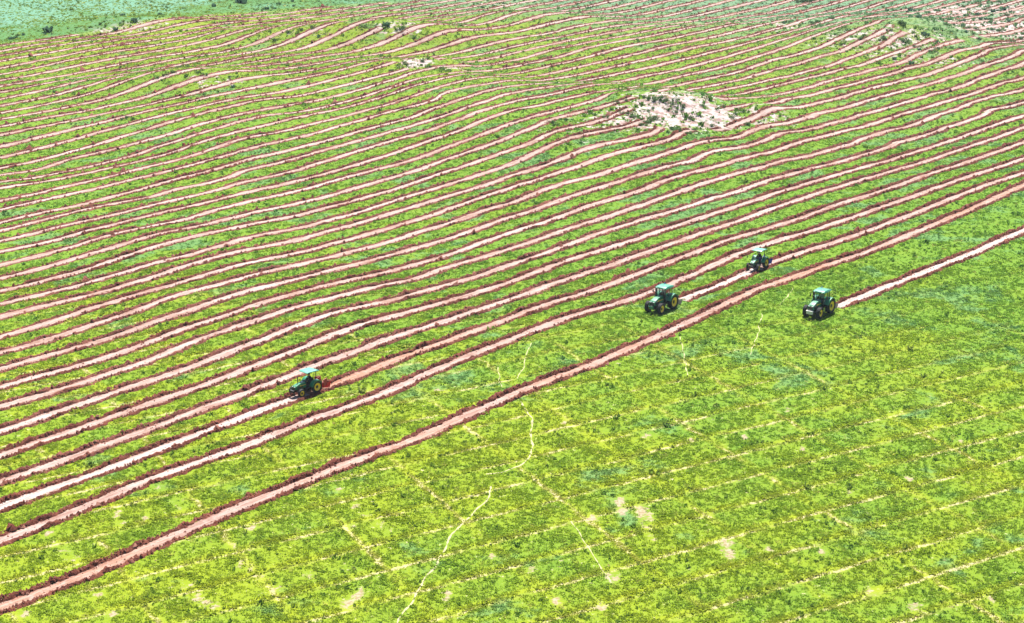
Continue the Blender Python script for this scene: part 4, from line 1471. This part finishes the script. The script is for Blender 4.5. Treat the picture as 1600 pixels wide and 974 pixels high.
    part('mouth', 'hair', o, lambda bm: b_box(bm, skull + Vector((.083, 0, -.005)), (.012, .045, .008)))

    def hair(bm):
        bmesh.ops.create_icosphere(bm, subdivisions=3, radius=.108, matrix=Matrix.Translation(hc))
        dead = [v for v in bm.verts if (v.co.z < hc.z - .01 and v.co.x > hc.x - .02) or v.co.z < hc.z - .075]
        bmesh.ops.delete(bm, geom=dead, context='VERTS')
    part('hair', 'hair', o, hair, True)
    if head_gear:
        part('hat', 'hat', o, lambda bm: (b_prism_round(bm, hc + Vector((0, 0, .06)), .20, .012), b_prism_round(bm, hc + Vector((0, 0, .10)), .105, .09)), True)
    return o


def b_prism_round(bm, c, r, h):
    b_tube(bm, [c - Vector((0, 0, h / 2)), c + Vector((0, 0, h / 2))], [r, r * .93], 16)


person('driver in dark clothes on the small tractor with the red plough', TA, (-.86, 0, 1.20), (-.32, 0, 1.50), .19, .70, 'shirt_dark', 'trousers_dark', False, .18)
person('driver in dark jacket, pale hat and blue trousers on the farthest tractor', TC, (-.86, 0, 1.20), (-.32, 0, 1.50), .19, .70, 'shirt_dark', 'trousers_blue', True, .16)
person('driver in light shirt inside the cab of the tractor with the green front plate', TB, (-1.0, 0, 1.77), (-.50, 0, 1.98), .21, 1.36, 'shirt_white', 'trousers_dark', False, .08)
person('driver in light shirt inside the cab of the tractor with white front weights', TD, (-1.0, 0, 1.77), (-.50, 0, 1.98), .21, 1.36, 'shirt_white', 'trousers_blue', False, .08)


# ---------------------------------------------------------------- shrubs on the bare mounds
def shrub_mesh(seed, leaves):
    rr = np.random.default_rng(seed)
    V, F = [], []
    lobes = [(rr.normal(0, .32), rr.normal(0, .32), rr.uniform(.25, .5), rr.uniform(.28, .45)) for _ in range(7)]
    for i in range(leaves):
        lx, ly, lz, lr = lobes[rr.integers(len(lobes))]
        d = rr.normal(0, 1, 3)
        d /= np.linalg.norm(d)
        p = np.array([lx, ly, lz]) + d * lr * rr.uniform(.55, 1.05)
        if p[2] < .02:
            p[2] = abs(p[2]) + .02
        a = rr.normal(0, 1, 3)
        a /= np.linalg.norm(a)
        b = np.cross(a, d)
        b /= np.linalg.norm(b) + 1e-6
        sz = rr.uniform(.06, .12)
        n = len(V)
        V += [p - a * sz, p + b * sz * .55, p + a * sz, p - b * sz * .55]
        F += [(n, n + 1, n + 2), (n, n + 2, n + 3)]
    return mesh_from('foliage', np.array(V), np.array(F))


def stem_mesh(seed):
    rr = random.Random(seed)
    bm = bmesh.new()
    for i in range(5):
        a = rr.uniform(0, 6.28)
        b_tube(bm, [(0, 0, -.08), (.12 * math.cos(a), .12 * math.sin(a), .2), (.36 * math.cos(a), .36 * math.sin(a), .5)], [.03, .02, .008], 5)
    me = bpy.data.meshes.new('stem')
    bm.to_mesh(me)
    bm.free()
    return me


M['bark'] = plain('grey brown bark', (.12, .09, .07), .9)
SHRUB_MESHES = [shrub_mesh(50 + i, 260) for i in range(4)]
STEM_MESHES = [stem_mesh(60 + i) for i in range(2)]
for me_ in SHRUB_MESHES:
    me_.materials.append(M['scrub'])
for me_ in STEM_MESHES:
    me_.materials.append(M['bark'])


def where(px, py, base):
    if base == LA:
        if px < 950:
            return 'low green shrub among the furrow ends left of the large bare sandy mound'
        if py < 166 and px < 1062:
            return 'dark green shrub in the row along the crest of the large sandy mound'
        if px > 1090:
            return 'small green shrub on the right shoulder of the large bare sandy mound'
        if py > 198:
            return 'low shrub at the near foot of the large bare sandy mound'
        if px < 1030 and py > 168:
            return 'green shrub on the left flank of the large bare sandy mound'
        return 'small shrub on the pale open top of the large sandy mound'
    if base == LB:
        if py > 150:
            return 'low grey-green shrub in the rough patch between furrows far to the left'
        if px < 380:
            return 'dark green shrub on the grassy swell in the left far furrows'
        if py < 70 and px < 520:
            return 'dark shrub on the scrubby slope left of the farthest sandy knoll'
        if py < 70:
            return 'dark green shrub on the farthest small sandy knoll at the top'
        return 'low dark shrub beside the small white sandy patch in the far furrows'
    if px < 1300:
        return 'large dark blue-green shrub clump at the top edge' if py < 10 else 'dark shrub at the bare furrow end left of the corner dune'
    if px < 1440:
        return 'green shrub on the rough left slope of the corner dune'
    return 'low green shrub on the pale bare ground at the upper right corner'


def shrub(px, py, w, h, label, group):
    g = ground_pt(px, py)[0]
    e = empty('shrub', (float(g[0]), float(g[1]), float(g[2]) - .03), random.uniform(0, 6.28))
    e.scale = (w, w * random.uniform(.8, 1.1), h)
    f = bpy.data.objects.new('foliage', random.choice(SHRUB_MESHES))
    COL.objects.link(f)
    f.parent = e
    s = bpy.data.objects.new('stem', random.choice(STEM_MESHES))
    COL.objects.link(s)
    s.parent = e
    tag(e, where(px, py, label), 'shrub', group)


GA = 'shrubs on the large bare mound'
LA = 'low green shrub growing on or beside the large bare sandy mound'
for (px, py, w, h) in [(1022, 158, 1.5, 1.3), (1033, 157, 1.5, 1.4), (1012, 156, 1.1, 1.0), (1006, 153, .9, .8), (1056, 158, 1.3, 1.1), (1050, 164, 1.2, .9), (1068, 168, 1.1, 1.0), (1043, 173, .9, .7), (1055, 176, 1.1, .8),
                       (1065, 174, .8, .6), (1078, 186, 1.2, 1.0), (1020, 170, .8, .6), (1012, 175, .9, .7), (1018, 189, 1.4, 1.2), (1024, 187, 1.2, 1.1), (1010, 193, 1.3, .9), (1002, 196, 1.0, .8), (982, 180, 1.2, 1.0), (990, 184, 1.0, .8),
                       (972, 178, 1.0, .8), (1120, 172, 1.0, .7), (1130, 168, .9, .7), (1150, 180, 1.0, .8), (1160, 176, 1.2, .9), (1168, 196, 1.1, .9), (1144, 184, .9, .7), (1112, 198, 1.0, .8), (1050, 202, 1.3, .8), (1060, 206, 1.2, .8),
                       (1074, 210, 1.2, .8), (1086, 204, 1.0, .7), (1040, 160, 1.2, 1.0), (945, 185, 1.0, .8), (883, 190, 1.1, .9), (870, 196, 1.1, .8), (862, 193, 1.0, .8), (918, 176, .9, .7), (1098, 166, 1.0, .7), (978, 158, .9, .7), (964, 162, 1.0, .8)]:
    shrub(px, py, w * random.uniform(.9, 1.15), h, LA, GA)
GB = 'shrubs along the middle rises'
LB = 'low dark shrub on the small rises in the middle of the far furrows'
for (px, py, w, h) in [(637, 103, 1.2, .9), (632, 100, .9, .8), (660, 97, 1.1, .9), (668, 106, 1.0, .8), (612, 112, 1.0, .8), (690, 108, 1.0, .8), (700, 112, 1.1, .8), (568, 43, 1.5, 1.2), (578, 42, 1.4, 1.1), (610, 38, 1.6, 1.4), (604, 42, 1.4, 1.1),
                       (630, 46, 1.6, 1.2), (622, 48, 1.3, 1.1), (490, 44, 1.4, 1.1), (500, 40, 1.3, 1.1), (470, 48, 1.3, .9), (450, 52, 1.3, 1.0), (280, 108, 1.3, 1.0), (292, 106, 1.3, 1.1), (270, 114, 1.1, .9), (310, 114, 1.2, .9), (318, 118, 1.2, .9),
                       (258, 119, 1.1, .9), (245, 122, 1.0, .8), (428, 64, 1.2, 1.0), (360, 122, 1.0, .8), (200, 185, 1.0, .7), (208, 187, 1.0, .7), (192, 188, .9, .7)]:
    shrub(px, py, w * random.uniform(.9, 1.15), h, LB, GB)
GC = 'shrubs at the far corner rises'
LC = 'low green shrub on the pale bare ground at the upper right corner'
for (px, py, w, h) in [(1270, 38, 1.5, 1.1), (1278, 36, 1.4, 1.1), (1412, 41, 1.9, 1.6), (1408, 38, 1.5, 1.4), (1260, 4, 2.2, 1.8), (1250, 3, 2.0, 1.6), (1268, 3, 1.8, 1.4), (1390, 48, 1.3, .9), (1350, 58, 1.4, 1.0), (1346, 62, 1.3, 1.0), (1380, 62, 1.2, .9),
                       (1480, 40, 1.6, .9), (1510, 44, 1.7, .8), (1525, 46, 1.5, .8), (1548, 32, 1.3, 1.0), (1572, 25, 1.5, .8), (1588, 26, 1.3, .8), (1550, 48, 1.6, .9), (1562, 50, 1.6, 1.0), (1420, 68, 1.3, .9), (1412, 66, 1.2, .9), (1430, 74, 1.2, .8), (1455, 82, 1.4, .9),
                       (1465, 78, 1.3, .9), (1500, 76, 1.2, .8), (1530, 62, 1.3, .8), (1595, 62, 1.7, 1.1), (1580, 66, 1.3, .9), (1505, 12, 1.4, .9), (1530, 8, 1.3, .9), (1560, 4, 1.6, .8), (1540, 16, 1.2, .8), (1324, 48, 1.2, .9), (1318, 44, 1.1, .8), (1300, 30, 1.3, .9)]:
    shrub(px, py, w * random.uniform(.9, 1.15), h, LC, GC)


# ---------------------------------------------------------------- thin blue haze over the far field
def build_haze():
    x0, x1 = float(GX[0]) - 50, float(GX[-1]) + 50
    y0, y1 = float(GY[0]) - 50, float(GY[-1]) + 50
    z0, z1 = float(GZ.min()) - 1.5, max(CAM_H, float(GZ.max())) + 4
    bm = bmesh.new()
    b_box(bm, ((x0 + x1) / 2, (y0 + y1) / 2, (z0 + z1) / 2), (x1 - x0, y1 - y0, z1 - z0))
    me = bpy.data.meshes.new('haze')
    bm.to_mesh(me)
    bm.free()
    m = NT('haze air')
    pv = m.n('ShaderNodeVolumePrincipled')
    pv.inputs['Color'].default_value = (.72, .88, 1.0, 1)
    pv.inputs['Density'].default_value = HAZE
    pv.inputs['Anisotropy'].default_value = .0
    m.link(pv.outputs[0], m.out.inputs['Volume'])
    o = link('haze', me, m.m)
    tag(o, 'thin pale blue haze over the whole field', 'haze', None, 'stuff')


HAZE = .00006
build_haze()
